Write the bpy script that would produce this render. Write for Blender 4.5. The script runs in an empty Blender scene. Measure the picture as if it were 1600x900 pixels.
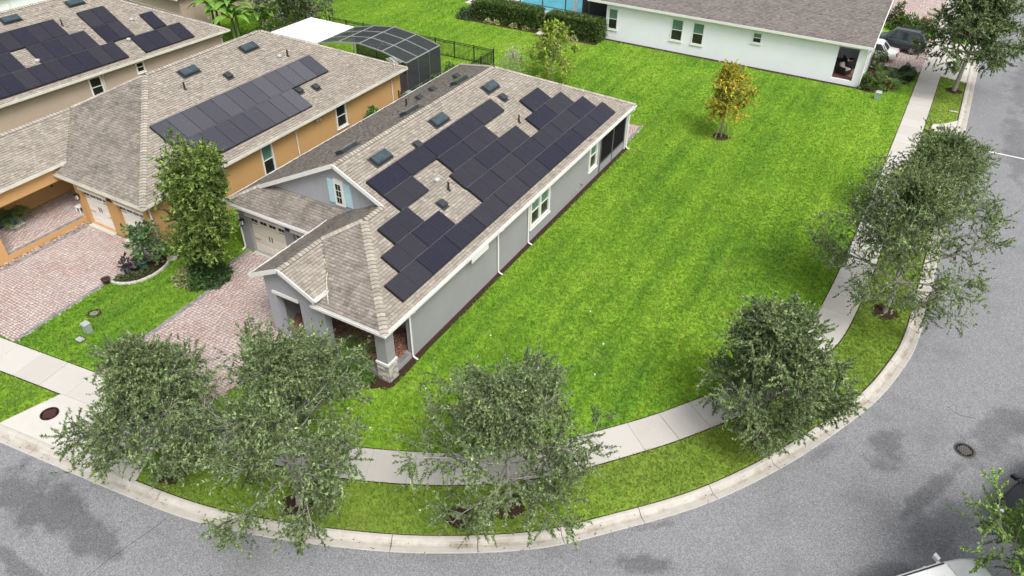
import bpy, math, random
import numpy as np
from mathutils import Vector, Matrix
R=math.radians
rng=np.random.default_rng(7); random.seed(7)
sc=bpy.context.scene
COL=sc.collection

# ------------------------------------------------------------------ camera
cam_d=bpy.data.cameras.new('camera'); cam=bpy.data.objects.new('camera',cam_d); COL.objects.link(cam)
cam_d.sensor_width=36; cam_d.lens=1166/1600*36; cam_d.clip_end=2000; cam_d.clip_start=.1
yaw,pit,rol=R(29.49),R(37.37),R(-.7)
_f=Vector((-math.sin(yaw)*math.cos(pit),math.cos(yaw)*math.cos(pit),-math.sin(pit)))
_r=Vector((math.cos(yaw),math.sin(yaw),0)); _d=_f.cross(_r)
_r2=_r*math.cos(rol)+_d*math.sin(rol); _d2=-_r*math.sin(rol)+_d*math.cos(rol)
CAM=Vector((15.75,-19.01,22.5))
m=Matrix((_r2,-_d2,-_f)).transposed().to_4x4(); m.translation=CAM
cam.matrix_world=m; sc.camera=cam

# ------------------------------------------------------------------ sky, sun, exposure
SUN_EL,SUN_AZ=R(55),R(122)          # azimuth clockwise from +Y
w=bpy.data.worlds.new('World'); sc.world=w; w.use_nodes=True
nt=w.node_tree; bg=nt.nodes['Background']
sky=nt.nodes.new('ShaderNodeTexSky'); sky.sky_type='NISHITA'; sky.sun_disc=False
sky.sun_elevation=SUN_EL; sky.sun_rotation=SUN_AZ; sky.dust_density=6; sky.air_density=1.0; sky.ozone_density=.5
hs=nt.nodes.new('ShaderNodeHueSaturation'); hs.inputs['Saturation'].default_value=.25     # high thin overcast
nt.links.new(sky.outputs[0],hs.inputs['Color']); nt.links.new(hs.outputs[0],bg.inputs['Color'])
bg.inputs['Strength'].default_value=.15
sd=bpy.data.lights.new('sun','SUN'); sd.energy=1.3; sd.angle=R(20); sd.color=(1,.965,.91)
sun=bpy.data.objects.new('sun',sd); COL.objects.link(sun)
_s=Vector((math.sin(SUN_AZ)*math.cos(SUN_EL),math.cos(SUN_AZ)*math.cos(SUN_EL),math.sin(SUN_EL)))
sun.rotation_euler=_s.to_track_quat('Z','Y').to_euler(); sun.location=_s*80
sc.view_settings.view_transform='Standard'; sc.view_settings.look='None'
sc.view_settings.exposure=0.44; sc.view_settings.gamma=1

# ------------------------------------------------------------------ materials
def new_mat(name):
    m=bpy.data.materials.new(name); m.use_nodes=True
    nt=m.node_tree; return m,nt,nt.nodes['Principled BSDF']
def N(nt,t,**k):
    n=nt.nodes.new(t)
    for a,b in k.items(): setattr(n,a,b)
    return n
def noise(nt,scale,detail=4,rough=.6,vec=None):
    n=N(nt,'ShaderNodeTexNoise'); n.inputs['Scale'].default_value=scale; n.inputs['Detail'].default_value=detail; n.inputs['Roughness'].default_value=rough
    if vec is None:
        g=N(nt,'ShaderNodeNewGeometry'); vec=g.outputs['Position']
    nt.links.new(vec,n.inputs['Vector']); return n.outputs['Fac']
def ramp(nt,fac,stops):
    r=N(nt,'ShaderNodeValToRGB'); e=r.color_ramp.elements
    while len(e)<len(stops): e.new(.5)
    for q,(p,c) in zip(e,stops): q.position=p; q.color=c if len(c)==4 else (*c,1)
    nt.links.new(fac,r.inputs['Fac']); return r.outputs['Color']
def mix(nt,a,b,fac,mode='MIX'):
    n=N(nt,'ShaderNodeMix',data_type='RGBA',blend_type=mode)
    for s,v in ((n.inputs[0],fac),(n.inputs[6],a),(n.inputs[7],b)):
        if hasattr(v,'is_output'): nt.links.new(v,s)
        elif isinstance(v,(int,float)): s.default_value=v
        else: s.default_value=(*v,1) if len(v)==3 else v
    return n.outputs[2]
def mathn(nt,op,a,b=None,c=None,clamp=False):
    n=N(nt,'ShaderNodeMath',operation=op); n.use_clamp=clamp
    for s,v in zip(n.inputs,(a,b,c)):
        if v is None: continue
        if hasattr(v,'is_output'): nt.links.new(v,s)
        else: s.default_value=v
    return n.outputs[0]
def bump(nt,b,h,strength=.3,dist=.02):
    n=N(nt,'ShaderNodeBump'); n.inputs['Strength'].default_value=strength; n.inputs['Distance'].default_value=dist
    nt.links.new(h,n.inputs['Height']); nt.links.new(n.outputs[0],b.inputs['Normal'])
def g3(v): return (v,v,v)
def plain(name,c,rough=.7,var=.12,scale=6,fine=60,metal=0,bmp=0,spec=.5):
    m,nt,b=new_mat(name)
    a=noise(nt,scale,5); f=noise(nt,fine,3)
    s=mathn(nt,'ADD',mathn(nt,'MULTIPLY',a,.6),mathn(nt,'MULTIPLY',f,.4))
    col=ramp(nt,s,[(.3,tuple(x*(1-var) for x in c)),(.7,tuple(min(1,x*(1+var)) for x in c))])
    nt.links.new(col,b.inputs['Base Color']); b.inputs['Roughness'].default_value=rough; b.inputs['Metallic'].default_value=metal
    b.inputs['Specular IOR Level'].default_value=spec
    if bmp: bump(nt,b,f,bmp)
    return m
M={}
M['stucco_grey']=plain('stucco_grey',(.30,.30,.31),.9,.08,.7,90,bmp=.3,spec=.2)
M['stucco_lilac']=plain('stucco_lilac',(.365,.365,.40),.9,.07,.9,90,bmp=.3,spec=.2)
M['stucco_orange']=plain('stucco_orange',(.51,.305,.13),.9,.08,.6,90,bmp=.3,spec=.2)
M['stucco_tan']=plain('stucco_tan',(.44,.35,.285),.9,.06,.6,90,bmp=.3,spec=.2)
M['stucco_white']=plain('stucco_white',(.78,.80,.87),.9,.05,.5,80,bmp=.25,spec=.2)
M['trim']=plain('white_trim',(.72,.71,.69),.5,.06,2,40)
M['cream']=plain('cream_door',(.70,.66,.57),.55,.04,2,40)
M['whitedoor']=plain('white_door',(.76,.74,.70),.5,.04,2,40)
M['weather']=plain('weathered_gutter',(.60,.585,.52),.6,.22,1.5,25)
M['black']=plain('black_metal',(.018,.018,.02),.45,.2)
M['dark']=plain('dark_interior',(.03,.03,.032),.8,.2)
M['concrete']=plain('concrete',(.53,.51,.47),.9,.10,.9,70,bmp=.25,spec=.2)
M['mulch']=plain('mulch',(.050,.030,.022),1,.6,25,60,bmp=1,spec=.1)
M['bark']=plain('bark',(.30,.285,.255),.95,.35,8,40,bmp=.6,spec=.1)
M['darkbark']=plain('dark_bark',(.10,.085,.065),.95,.35,8,40,bmp=.6,spec=.1)
M['shutter']=plain('shutter_blue',(.40,.59,.66),.6,.12,6,40)
M['bluepot']=plain('blue_glaze',(.012,.03,.16),.15,.2)
M['tealpot']=plain('teal_glaze',(.03,.20,.25),.2,.2)
M['brownpot']=plain('brown_pot',(.05,.03,.022),.5,.2)
M['stone']=plain('ledge_stone',(.50,.46,.42),.9,.25,5,30,bmp=.5,spec=.2)
M['iron']=plain('cast_iron',(.075,.068,.066),.7,.3,9,60,bmp=.5)
M['ironlid']=plain('worn_iron',(.13,.115,.11),.7,.3,9,60,bmp=.5); M['rust']=plain('red_lid',(.11,.04,.035),.8,.3,9,60,bmp=.5)
M['greenbox']=plain('green_box',(.24,.31,.25),.7,.15,4,30)
M['whiteroof']=plain('white_roof',(.85,.85,.85),.6,.02,1,20)
M['alu']=plain('bronze_aluminium',(.10,.10,.105),.5,.1)
M['railgrey']=plain('rail_grey',(.12,.12,.14),.5,.1); M['alu_light']=plain('grey_aluminium',(.30,.31,.32),.5,.1)
M['wicker']=plain('wicker',(.03,.022,.018),.7,.3,30,90,bmp=.6)
M['cushion']=plain('cushion',(.66,.64,.60),.9,.06,8,50)
M['panelframe']=plain('panel_frame',(.008,.008,.01),.6,.2); M['skyframe']=plain('skylight_frame',(.035,.04,.045),.5,.2)
M['vent']=plain('galvanised_vent',(.55,.56,.56),.4,.1,8,40,metal=.4)
M['pebble']=plain('pebbles',(.36,.25,.19),.9,.5,14,40,bmp=.3,spec=.2)
M['rubber']=plain('tyre',(.02,.02,.02),.8,.2)
M['rim']=plain('alloy',(.5,.5,.51),.3,.1,metal=.8)
M['redlight']=plain('red_light',(.5,.03,.02),.2,.1)
M['lamp']=plain('lamp_glass',(.7,.7,.68),.15,.05)
def carpaint(n,c,metal=.2):
    m,nt,b=new_mat(n); b.inputs['Base Color'].default_value=(*c,1); b.inputs['Roughness'].default_value=.28; b.inputs['Metallic'].default_value=metal
    b.inputs['Coat Weight'].default_value=.6; b.inputs['Coat Roughness'].default_value=.06; return m
M['car_dark']=carpaint('dark_paint',(.035,.045,.05),.4); M['car_white']=carpaint('white_paint',(.88,.88,.87),0); M['car_black']=carpaint('black_paint',(.012,.012,.014),.2)
def glassy(n,c,rough=.08,var=.3,scale=.8):
    m,nt,b=new_mat(n); f=noise(nt,scale,2)
    nt.links.new(ramp(nt,f,[(.3,tuple(x*(1-var) for x in c)),(.7,tuple(x*(1+var) for x in c))]),b.inputs['Base Color'])
    b.inputs['Roughness'].default_value=rough; b.inputs['Specular IOR Level'].default_value=.6; return m
M['glass']=glassy('window_glass',(.018,.022,.022)); M['glass_teal']=glassy('blind_glass',(.10,.20,.165),.2,.12)
M['carglass']=glassy('car_glass',(.03,.045,.055),.05); M['skyglass']=glassy('skylight_glass',(.045,.07,.082),.06,.25,2.5)
M['water']=glassy('pool_water',(.03,.36,.46),.08,.15,.6)
def screen(n,c,op):
    m,nt,b=new_mat(n); b.inputs['Base Color'].default_value=(*c,1); b.inputs['Roughness'].default_value=.7
    b.inputs['Alpha'].default_value=op; b.inputs['Specular IOR Level'].default_value=0; b.inputs['Roughness'].default_value=1; return m
M['screen']=screen('insect_screen',(.05,.055,.06),.80); M['screen_dense']=screen('porch_screen',(.02,.02,.022),.8)
# solar cells: dark blue cells, faint grid in the panel's own coordinates
def solar(n,a,b_,grid):
    m,nt,b=new_mat(n)
    tc=N(nt,'ShaderNodeTexCoord'); oi=N(nt,'ShaderNodeObjectInfo')
    base=mix(nt,a,b_,oi.outputs['Random'])
    br=N(nt,'ShaderNodeTexBrick'); br.offset=0; br.inputs['Scale'].default_value=1
    br.inputs['Brick Width'].default_value=.165; br.inputs['Row Height'].default_value=.165; br.inputs['Mortar Size'].default_value=.006
    br.inputs['Color1'].default_value=(0,0,0,1); br.inputs['Color2'].default_value=(0,0,0,1); br.inputs['Mortar'].default_value=(1,1,1,1)
    nt.links.new(tc.outputs['Object'],br.inputs['Vector'])
    nt.links.new(mix(nt,base,grid,mathn(nt,'MULTIPLY',br.outputs['Color'],.5)),b.inputs['Base Color'])
    f=noise(nt,1.2,3); nt.links.new(mathn(nt,'ADD',mathn(nt,'MULTIPLY',f,.25),.12),b.inputs['Roughness'])
    b.inputs['Specular IOR Level'].default_value=.35; return m
M['solar_blue']=solar('solar_cells',(.014,.014,.029),(.031,.030,.037),(.06,.06,.078))
M['solar_grey']=solar('solar_cells_grey',(.040,.040,.055),(.085,.085,.10),(.12,.12,.14))
# shingles / pavers: tone per piece in a colour attribute, stains by noise
def pieces(n,dark,light,stain=0,stain_col=(.05,.045,.04),scale=.9,bmp=.4,lo=.48,rough=.95):
    m,nt,b=new_mat(n); at=N(nt,'ShaderNodeAttribute',attribute_name='tone')
    c=mix(nt,dark,light,at.outputs['Fac'])
    f=noise(nt,140,2); c=mix(nt,c,g3(.0),mathn(nt,'MULTIPLY',f,.30))
    if stain:
        s=noise(nt,scale,6,.7); s2=noise(nt,9,3)
        k=mathn(nt,'MULTIPLY',ramp(nt,mathn(nt,'ADD',mathn(nt,'MULTIPLY',s,.7),mathn(nt,'MULTIPLY',s2,.3)),[(lo,(0,0,0)),(lo+.14,(1,1,1))]),stain)
        c=mix(nt,c,stain_col,k)
    nt.links.new(c,b.inputs['Base Color']); b.inputs['Roughness'].default_value=rough; b.inputs['Specular IOR Level'].default_value=.15
    if bmp: bump(nt,b,f,bmp,.01)
    return m
M['shingle']=pieces('tan_shingle',(.125,.110,.095),(.50,.45,.385),.25,lo=.52)
M['shingle_moss']=pieces('mossy_shingle',(.115,.101,.090),(.46,.41,.36),.5,(.085,.076,.068),1.3,lo=.46)
M['shingle_brown']=pieces('brown_shingle',(.085,.077,.073),(.36,.322,.305),.2)
M['paver']=pieces('paver_mixed',(.45,.31,.275),(.63,.55,.52),.34,(.36,.335,.335),.55,lo=.48)
M['paver_red']=pieces('paver_red',(.22,.09,.065),(.34,.20,.16),.3,(.12,.10,.10),1.2)
M['paver_grey']=pieces('paver_border',(.20,.20,.205),(.33,.32,.32),.2)
M['slab']=pieces('slab_concrete',(.53,.505,.465),(.59,.57,.53),.4,(.38,.355,.315),.5,bmp=.2,lo=.53)
M['joint']=plain('joint_sand',(.13,.11,.10),1,.2)
# foliage: colour attribute on each leaf
def leafmat(n,rough=.55,trans=.25):
    m,nt,b=new_mat(n); at=N(nt,'ShaderNodeAttribute',attribute_name='tint')
    nt.links.new(at.outputs['Color'],b.inputs['Base Color']); b.inputs['Roughness'].default_value=rough; b.inputs['Specular IOR Level'].default_value=.3
    tr=N(nt,'ShaderNodeBsdfTranslucent'); nt.links.new(at.outputs['Color'],tr.inputs['Color'])
    mx=N(nt,'ShaderNodeMixShader'); mx.inputs[0].default_value=trans
    nt.links.new(b.outputs[0],mx.inputs[1]); nt.links.new(tr.outputs[0],mx.inputs[2])
    nt.links.new(mx.outputs[0],nt.nodes['Material Output'].inputs['Surface']); return m
M['leaf']=leafmat('leaf')
def grassmat(n,blade):
    m,nt,b=new_mat(n)
    g=N(nt,'ShaderNodeNewGeometry'); mp=N(nt,'ShaderNodeMapping'); mp.inputs['Rotation'].default_value=(0,0,R(38)); mp.inputs['Scale'].default_value=(1.5,.07,1); nt.links.new(g.outputs['Position'],mp.inputs['Vector'])
    stripe=noise(nt,.8,3,.5,mp.outputs[0]); big=noise(nt,.10,4,.6); mid=noise(nt,.75,6,.7); fine=noise(nt,14,3,.7); dry=noise(nt,.33,6,.72)
    k=mathn(nt,'ADD',mathn(nt,'ADD',mathn(nt,'MULTIPLY',big,.50),mathn(nt,'MULTIPLY',mid,.15)),mathn(nt,'MULTIPLY',stripe,.35))
    c1=ramp(nt,k,[(.40,(.105,.260,.020)),(.50,(.188,.372,.026)),(.60,(.275,.450,.040))])
    c1=mix(nt,c1,(.42,.43,.12),mathn(nt,'MULTIPLY',ramp(nt,dry,[(.56,g3(0)),(.74,g3(1))]),.38))
    dv=N(nt,'ShaderNodeAttribute',attribute_name='dry'); c1=mix(nt,c1,mix(nt,(.16,.25,.035),(.26,.30,.07),mid),mathn(nt,'MULTIPLY',dv.outputs['Fac'],mathn(nt,'ADD',mathn(nt,'MULTIPLY',dry,.9),.15)))
    c2=mix(nt,c1,(.04,.09,.01),mathn(nt,'MULTIPLY',ramp(nt,fine,[(.38,g3(1)),(.58,g3(0))]),.45))
    if blade:
        oi=N(nt,'ShaderNodeAttribute',attribute_name='tone'); c2=mix(nt,mix(nt,c1,g3(.68),1,'MULTIPLY'),mix(nt,c1,(.60,.70,.20),.34),oi.outputs['Fac'])
    nt.links.new(c2,b.inputs['Base Color']); b.inputs['Roughness'].default_value=.8; b.inputs['Specular IOR Level'].default_value=.12
    if not blade: bump(nt,b,fine,.8,.06)
    else:
        tr=N(nt,'ShaderNodeBsdfTranslucent'); nt.links.new(c2,tr.inputs['Color']); mx=N(nt,'ShaderNodeMixShader'); mx.inputs[0].default_value=.45
        nt.links.new(b.outputs[0],mx.inputs[1]); nt.links.new(tr.outputs[0],mx.inputs[2]); nt.links.new(mx.outputs[0],nt.nodes['Material Output'].inputs['Surface'])
    return m
M['lawn']=grassmat('lawn',False); M['grass']=grassmat('grass_blades',True)
# asphalt with speckle, damp stains of given shape
def asphalt():
    m,nt,b=new_mat('asphalt'); g=N(nt,'ShaderNodeNewGeometry'); sp=N(nt,'ShaderNodeSeparateXYZ'); nt.links.new(g.outputs['Position'],sp.inputs[0])
    f=noise(nt,22,2,.8); f2=noise(nt,45,2); big=noise(nt,.35,4); wob=noise(nt,.9,4,.6)
    c=ramp(nt,mathn(nt,'ADD',mathn(nt,'MULTIPLY',f,.6),mathn(nt,'MULTIPLY',f2,.4)),[(.36,(.115,.117,.124)),(.5,(.207,.210,.222)),(.64,(.345,.35,.365))])
    c=mix(nt,c,g3(.10),mathn(nt,'MULTIPLY',ramp(nt,big,[(.5,g3(0)),(.7,g3(1))]),.35))
    tot=None
    for (x,y,rx,ry,a,k) in STAINS:
        ca,sa=math.cos(a),math.sin(a)
        dx=mathn(nt,'SUBTRACT',sp.outputs[0],x); dy=mathn(nt,'SUBTRACT',sp.outputs[1],y)
        u=mathn(nt,'ADD',mathn(nt,'MULTIPLY',dx,ca/rx),mathn(nt,'MULTIPLY',dy,sa/rx)); v=mathn(nt,'ADD',mathn(nt,'MULTIPLY',dx,-sa/ry),mathn(nt,'MULTIPLY',dy,ca/ry))
        d=mathn(nt,'SQRT',mathn(nt,'ADD',mathn(nt,'MULTIPLY',u,u),mathn(nt,'MULTIPLY',v,v)))
        d=mathn(nt,'ADD',d,mathn(nt,'MULTIPLY',mathn(nt,'SUBTRACT',wob,.5),2.2))
        k_=mathn(nt,'MULTIPLY',ramp(nt,d,[(.55,g3(1)),(1.08,g3(0))]),k*.85)
        tot=k_ if tot is None else mathn(nt,'MAXIMUM',tot,k_)
    c=mix(nt,c,mix(nt,c,g3(.5),1,'MULTIPLY'),tot)
    nt.links.new(c,b.inputs['Base Color']); b.inputs['Roughness'].default_value=.85; b.inputs['Specular IOR Level'].default_value=.25
    bump(nt,b,f,.5,.012); return m
STAINS=[(-6.9,-12.9,3.2,1.15,.02,.95),(-4.4,-12.95,1.6,.8,-.1,.9),(-5.0,-14.9,1.9,.3,-.05,.8),(12.7,-4.25,1.05,.55,.5,.95),(12.5,-2.62,.9,.2,.75,.6),(19.0,5.2,1.25,.85,1.2,.9),(20.7,3.85,2.6,.42,1.14,.85),
        (22.7,8.4,2.6,1.0,1.15,.75),(21.3,2.4,2.3,.9,1.1,.7),(19.9,-.6,1.5,.6,.9,.7),(16.9,3.9,1.2,.3,1.05,.5),(22.6,38.5,1.0,7,.05,.6),(22.9,50,1.4,6,0,.6),(21.0,27,.7,3,.1,.35)]
M['asphalt']=asphalt()
def kerbmat():
    m,nt,b=new_mat('kerb_concrete'); at=N(nt,'ShaderNodeAttribute',attribute_name='tone')
    f=noise(nt,3,5); fine=noise(nt,80,2)
    c=ramp(nt,mathn(nt,'ADD',mathn(nt,'MULTIPLY',f,.6),mathn(nt,'MULTIPLY',fine,.4)),[(.3,(.40,.375,.33)),(.7,(.52,.50,.46))])
    k=mathn(nt,'MULTIPLY',at.outputs['Fac'],ramp(nt,noise(nt,1.1,5,.7),[(.44,g3(.05)),(.68,g3(.85))]))
    c=mix(nt,c,(.24,.185,.14),k); nt.links.new(c,b.inputs['Base Color']); b.inputs['Roughness'].default_value=.9; b.inputs['Specular IOR Level'].default_value=.2
    bump(nt,b,fine,.3); return m
M['kerb']=kerbmat()

# ------------------------------------------------------------------ builders
WL={}
def wl(p): return WL.get(p.name,Vector((0,0,0))) if p else Vector((0,0,0))
def link(o,parent=None,loc=None):
    COL.objects.link(o)
    if parent: o.parent=parent
    if loc is not None: o.location=loc
    return o
def tag(o,label=None,cat=None,group=None,kind=None):
    if label: o['label']=label
    if cat: o['category']=cat
    if group: o['group']=group
    if kind: o['kind']=kind
    return o
def thing(name,label,cat,loc=(0,0,0),rotz=0,group=None,local=False):
    o=bpy.data.objects.new(name,None); link(o); o.location=loc; o.rotation_euler=(0,0,rotz); o.empty_display_size=.3
    WL[o.name]=Vector((0,0,0)) if local else Vector(loc)
    return tag(o,label,cat,group)
class MB:
    def __init__(s): s.v=[];s.f=[];s.mi=[];s.tone=[]
    def face(s,pts,mi=0,tone=.5):
        n=len(s.v); s.v+= [tuple(p) for p in pts]; s.f.append(tuple(range(n,n+len(pts)))); s.mi.append(mi); s.tone.append(tone)
    def box(s,x0,x1,y0,y1,z0,z1,mi=0,tone=.5):
        x0,x1=min(x0,x1),max(x0,x1);y0,y1=min(y0,y1),max(y0,y1);z0,z1=min(z0,z1),max(z0,z1)
        s.hexa([(x0,y0,z0),(x1,y0,z0),(x1,y1,z0),(x0,y1,z0)],[(x0,y0,z1),(x1,y0,z1),(x1,y1,z1),(x0,y1,z1)],mi,tone); return s
    def hexa(s,b,t,mi=0,tone=.5):
        n=len(s.v); k=len(b); s.v+=[tuple(p) for p in b]+[tuple(p) for p in t]
        fs=[tuple(range(n+k-1,n-1,-1)),tuple(range(n+k,n+2*k))]+[(n+i,n+(i+1)%k,n+k+(i+1)%k,n+k+i) for i in range(k)]
        s.f+=fs; s.mi+=[mi]*len(fs); s.tone+=[tone]*len(fs); return s
    def prism(s,poly,z0,z1,mi=0,tone=.5): return s.hexa([(x,y,z0) for x,y in poly],[(x,y,z1) for x,y in poly],mi,tone)
    def obox(s,c,ax,ay,az,mi=0,tone=.5):      # centre and three half-axis vectors
        c,ax,ay,az=map(Vector,(c,ax,ay,az))
        s.hexa([c-ax-ay-az,c+ax-ay-az,c+ax+ay-az,c-ax+ay-az],[c-ax-ay+az,c+ax-ay+az,c+ax+ay+az,c-ax+ay+az],mi,tone); return s
    def bar(s,a,b,w,h,mi=0,up=(0,0,1)):
        a,b=Vector(a),Vector(b); d=(b-a); L=d.length; d=d/L; u=Vector(up)
        if abs(d.dot(u))>.98: u=Vector((0,1,0))
        sx=d.cross(u).normalized(); uz=sx.cross(d)
        s.obox((a+b)/2,sx*w/2,d*L/2,uz*h/2,mi); return s
    def tube(s,pts,rad,k=8,mi=0,caps=True):
        pts=[Vector(p) for p in pts]; rad=rad if hasattr(rad,'__len__') else [rad]*len(pts); n0=len(s.v); pu=None
        for i,p in enumerate(pts):
            d=(pts[min(i+1,len(pts)-1)]-pts[max(i-1,0)]).normalized()
            u=pu if pu else (Vector((1,0,0)) if abs(d.x)<.9 else Vector((0,1,0)))
            u=(u-d*u.dot(d)).normalized(); v=d.cross(u); pu=u
            for j in range(k):
                a=2*math.pi*j/k; s.v.append(tuple(p+(u*math.cos(a)+v*math.sin(a))*rad[i]))
        fs=[(n0+i*k+j,n0+i*k+(j+1)%k,n0+(i+1)*k+(j+1)%k,n0+(i+1)*k+j) for i in range(len(pts)-1) for j in range(k)]
        if caps: fs+=[tuple(range(n0+k-1,n0-1,-1)),tuple(range(n0+(len(pts)-1)*k,n0+len(pts)*k))]
        s.f+=fs; s.mi+=[mi]*len(fs); s.tone+=[.5]*len(fs); return s
    def lathe(s,c,prof,k=20,mi=0):
        return s.tube_rings([[(c[0]+r*math.cos(2*math.pi*j/k),c[1]+r*math.sin(2*math.pi*j/k),c[2]+z) for j in range(k)] for r,z in prof],mi)
    def tube_rings(s,rings,mi=0,caps=True,mis=None):
        n0=len(s.v); k=len(rings[0])
        for r in rings: s.v+=[tuple(p) for p in r]
        for i in range(len(rings)-1):
            for j in range(k):
                s.f.append((n0+i*k+j,n0+i*k+(j+1)%k,n0+(i+1)*k+(j+1)%k,n0+(i+1)*k+j)); s.mi.append(mis(i,j) if mis else mi); s.tone.append(.5)
        if caps:
            s.f+=[tuple(range(n0+k-1,n0-1,-1)),tuple(range(n0+(len(rings)-1)*k,n0+len(rings)*k))]; s.mi+=[mi]*2; s.tone+=[.5]*2
        return s
    def mesh(s,name,off=Vector((0,0,0)),mats=(),smooth=False,tones=False):
        me=bpy.data.meshes.new(name); me.from_pydata([(x-off.x,y-off.y,z-off.z) for x,y,z in s.v],[],s.f)
        for q in mats: me.materials.append(q)
        if len(mats)>1: me.polygons.foreach_set('material_index',s.mi)
        if smooth: me.polygons.foreach_set('use_smooth',[True]*len(s.f))
        if tones:
            at=me.attributes.new('tone','FLOAT','FACE'); at.data.foreach_set('value',s.tone)
        me.update(); return me
    def build(s,name,mats,parent=None,smooth=False,tones=False,kind=None,label=None,cat=None,group=None):
        mats=mats if isinstance(mats,(list,tuple)) else [mats]
        off=wl(parent); o=bpy.data.objects.new(name,s.mesh(name,off,mats,smooth,tones)); link(o,parent); WL[o.name]=off
        return tag(o,label,cat,group,kind)
def np_mesh(name,V,F,mats,tint=None,tone=None,smooth=False):
    me=bpy.data.meshes.new(name); k=F.shape[1]
    me.vertices.add(len(V)); me.vertices.foreach_set('co',V.astype(np.float32).ravel())
    me.loops.add(F.size); me.loops.foreach_set('vertex_index',F.astype(np.int32).ravel())
    me.polygons.add(len(F)); me.polygons.foreach_set('loop_start',np.arange(0,F.size,k,dtype=np.int32)); me.polygons.foreach_set('loop_total',np.full(len(F),k,np.int32))
    if smooth: me.polygons.foreach_set('use_smooth',np.ones(len(F),bool))
    for q in (mats if isinstance(mats,(list,tuple)) else [mats]): me.materials.append(q)
    if tint is not None:
        a=me.attributes.new('tint','FLOAT_COLOR','FACE'); a.data.foreach_set('color',np.c_[tint,np.ones(len(tint))].astype(np.float32).ravel())
    if tone is not None:
        a=me.attributes.new('tone','FLOAT','FACE'); a.data.foreach_set('value',tone.astype(np.float32))
    me.update(calc_edges=True); return me
def np_obj(name,me,parent=None,**k):
    o=bpy.data.objects.new(name,me); link(o,parent); WL[o.name]=wl(parent); return tag(o,**k)
def inpoly(P,poly):
    x,y=P[:,0],P[:,1]; r=np.zeros(len(P),bool); n=len(poly)
    for i in range(n):
        (x0,y0),(x1,y1)=poly[i],poly[(i+1)%n]
        if y0==y1: continue
        c=((y0>y)!=(y1>y))&(x<(x1-x0)*(y-y0)/(y1-y0)+x0); r^=c
    return r
def crom(P,step=.5):
    P=[np.array(p,float) for p in P]; P=[2*P[0]-P[1]]+P+[2*P[-1]-P[-2]]; o=[]
    for i in range(1,len(P)-2):
        n=max(2,int(np.linalg.norm(P[i+1]-P[i])/step))
        for k in range(n):
            t=k/n; o.append(.5*((2*P[i])+(-P[i-1]+P[i+1])*t+(2*P[i-1]-5*P[i]+4*P[i+1]-P[i+2])*t*t+(-P[i-1]+3*P[i]-3*P[i+1]+P[i+2])*t**3))
    o.append(P[-2]); return np.array(o)
def resample(P,step):
    d=np.r_[0,np.cumsum(np.linalg.norm(np.diff(P,axis=0),axis=1))]; n=int(d[-1]/step); s=np.linspace(0,d[-1],n+1)
    return np.c_[np.interp(s,d,P[:,0]),np.interp(s,d,P[:,1])]
def normals(P):
    t=np.gradient(P,axis=0); t/=np.linalg.norm(t,axis=1)[:,None]; return np.c_[-t[:,1],t[:,0]]   # left of travel

# ------------------------------------------------------------------ ground, road, kerb, pavement
EDGE=crom([(-60,-19.2),(-40,-16),(-25,-13.7),(-10.95,-12),(-4.75,-11.23),(-1.74,-10.73),(.63,-10.03),(3.11,-9.08),(6.03,-7.69),(9.25,-5.61),(11.51,-3.38),(13.51,-1.13),(15.12,1.24),(16.55,3.87),(18.13,7.46),(18.92,10.38),(19.26,12.65),(19.36,16.74),(19.42,28),(19.42,38.84),(19.4,60),(19.4,120)],.4)
EDGE=resample(EDGE,.3); EN=normals(EDGE)
KW=.62
BACK=EDGE+EN*KW
ROADW=7.4
OUT=EDGE-EN*ROADW
g=MB(); g.face([(-500,-500,-.32),(500,-500,-.32),(500,700,-.32),(-500,700,-.32)]); g.build('ground',M['lawn'],kind='structure')
n=len(EDGE)
r=MB()
for i in range(n-1):
    a,b=EDGE[i]+EN[i]*.1,EDGE[i+1]+EN[i+1]*.1; c,d=OUT[i+1]-EN[i+1]*.1,OUT[i]-EN[i]*.1
    r.face([(*a,-.062),(*d,-.062),(*c,-.062),(*b,-.062)])
r.build('road',M['asphalt'],kind='structure')
LP=[tuple(p) for p in (EDGE+EN*(KW-.02))]
lawn_poly=LP+[(-60,120)]; lawn_in=[tuple(p) for p in (EDGE+EN*(KW+.05))]+[(-60,120)]
me=MB(); me.face([(x,y,0) for x,y in lawn_poly]); me.build('lawn',M['lawn'],kind='structure')
ov=MB(); OB=OUT-EN*KW
for i in range(0,n-1):
    a,b=OB[i],OB[i+1]; na,nb=-EN[i],-EN[i+1]
    ov.face([(*a,0),(*(a+na*14),0),(*(b+nb*14),0),(*b,0)])
ov.build('far_verge',M['lawn'],kind='structure')
PROF=[(0,-.25),(0,-.050),(.03,-.044),(.20,-.066),(.30,-.074),(.36,-.05),(.43,.02),(.50,.055),(.60,.06),(KW,.045),(KW,-.25)]
TONE=[0,0,.05,.75,1,.7,.1,0,0,0]
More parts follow.
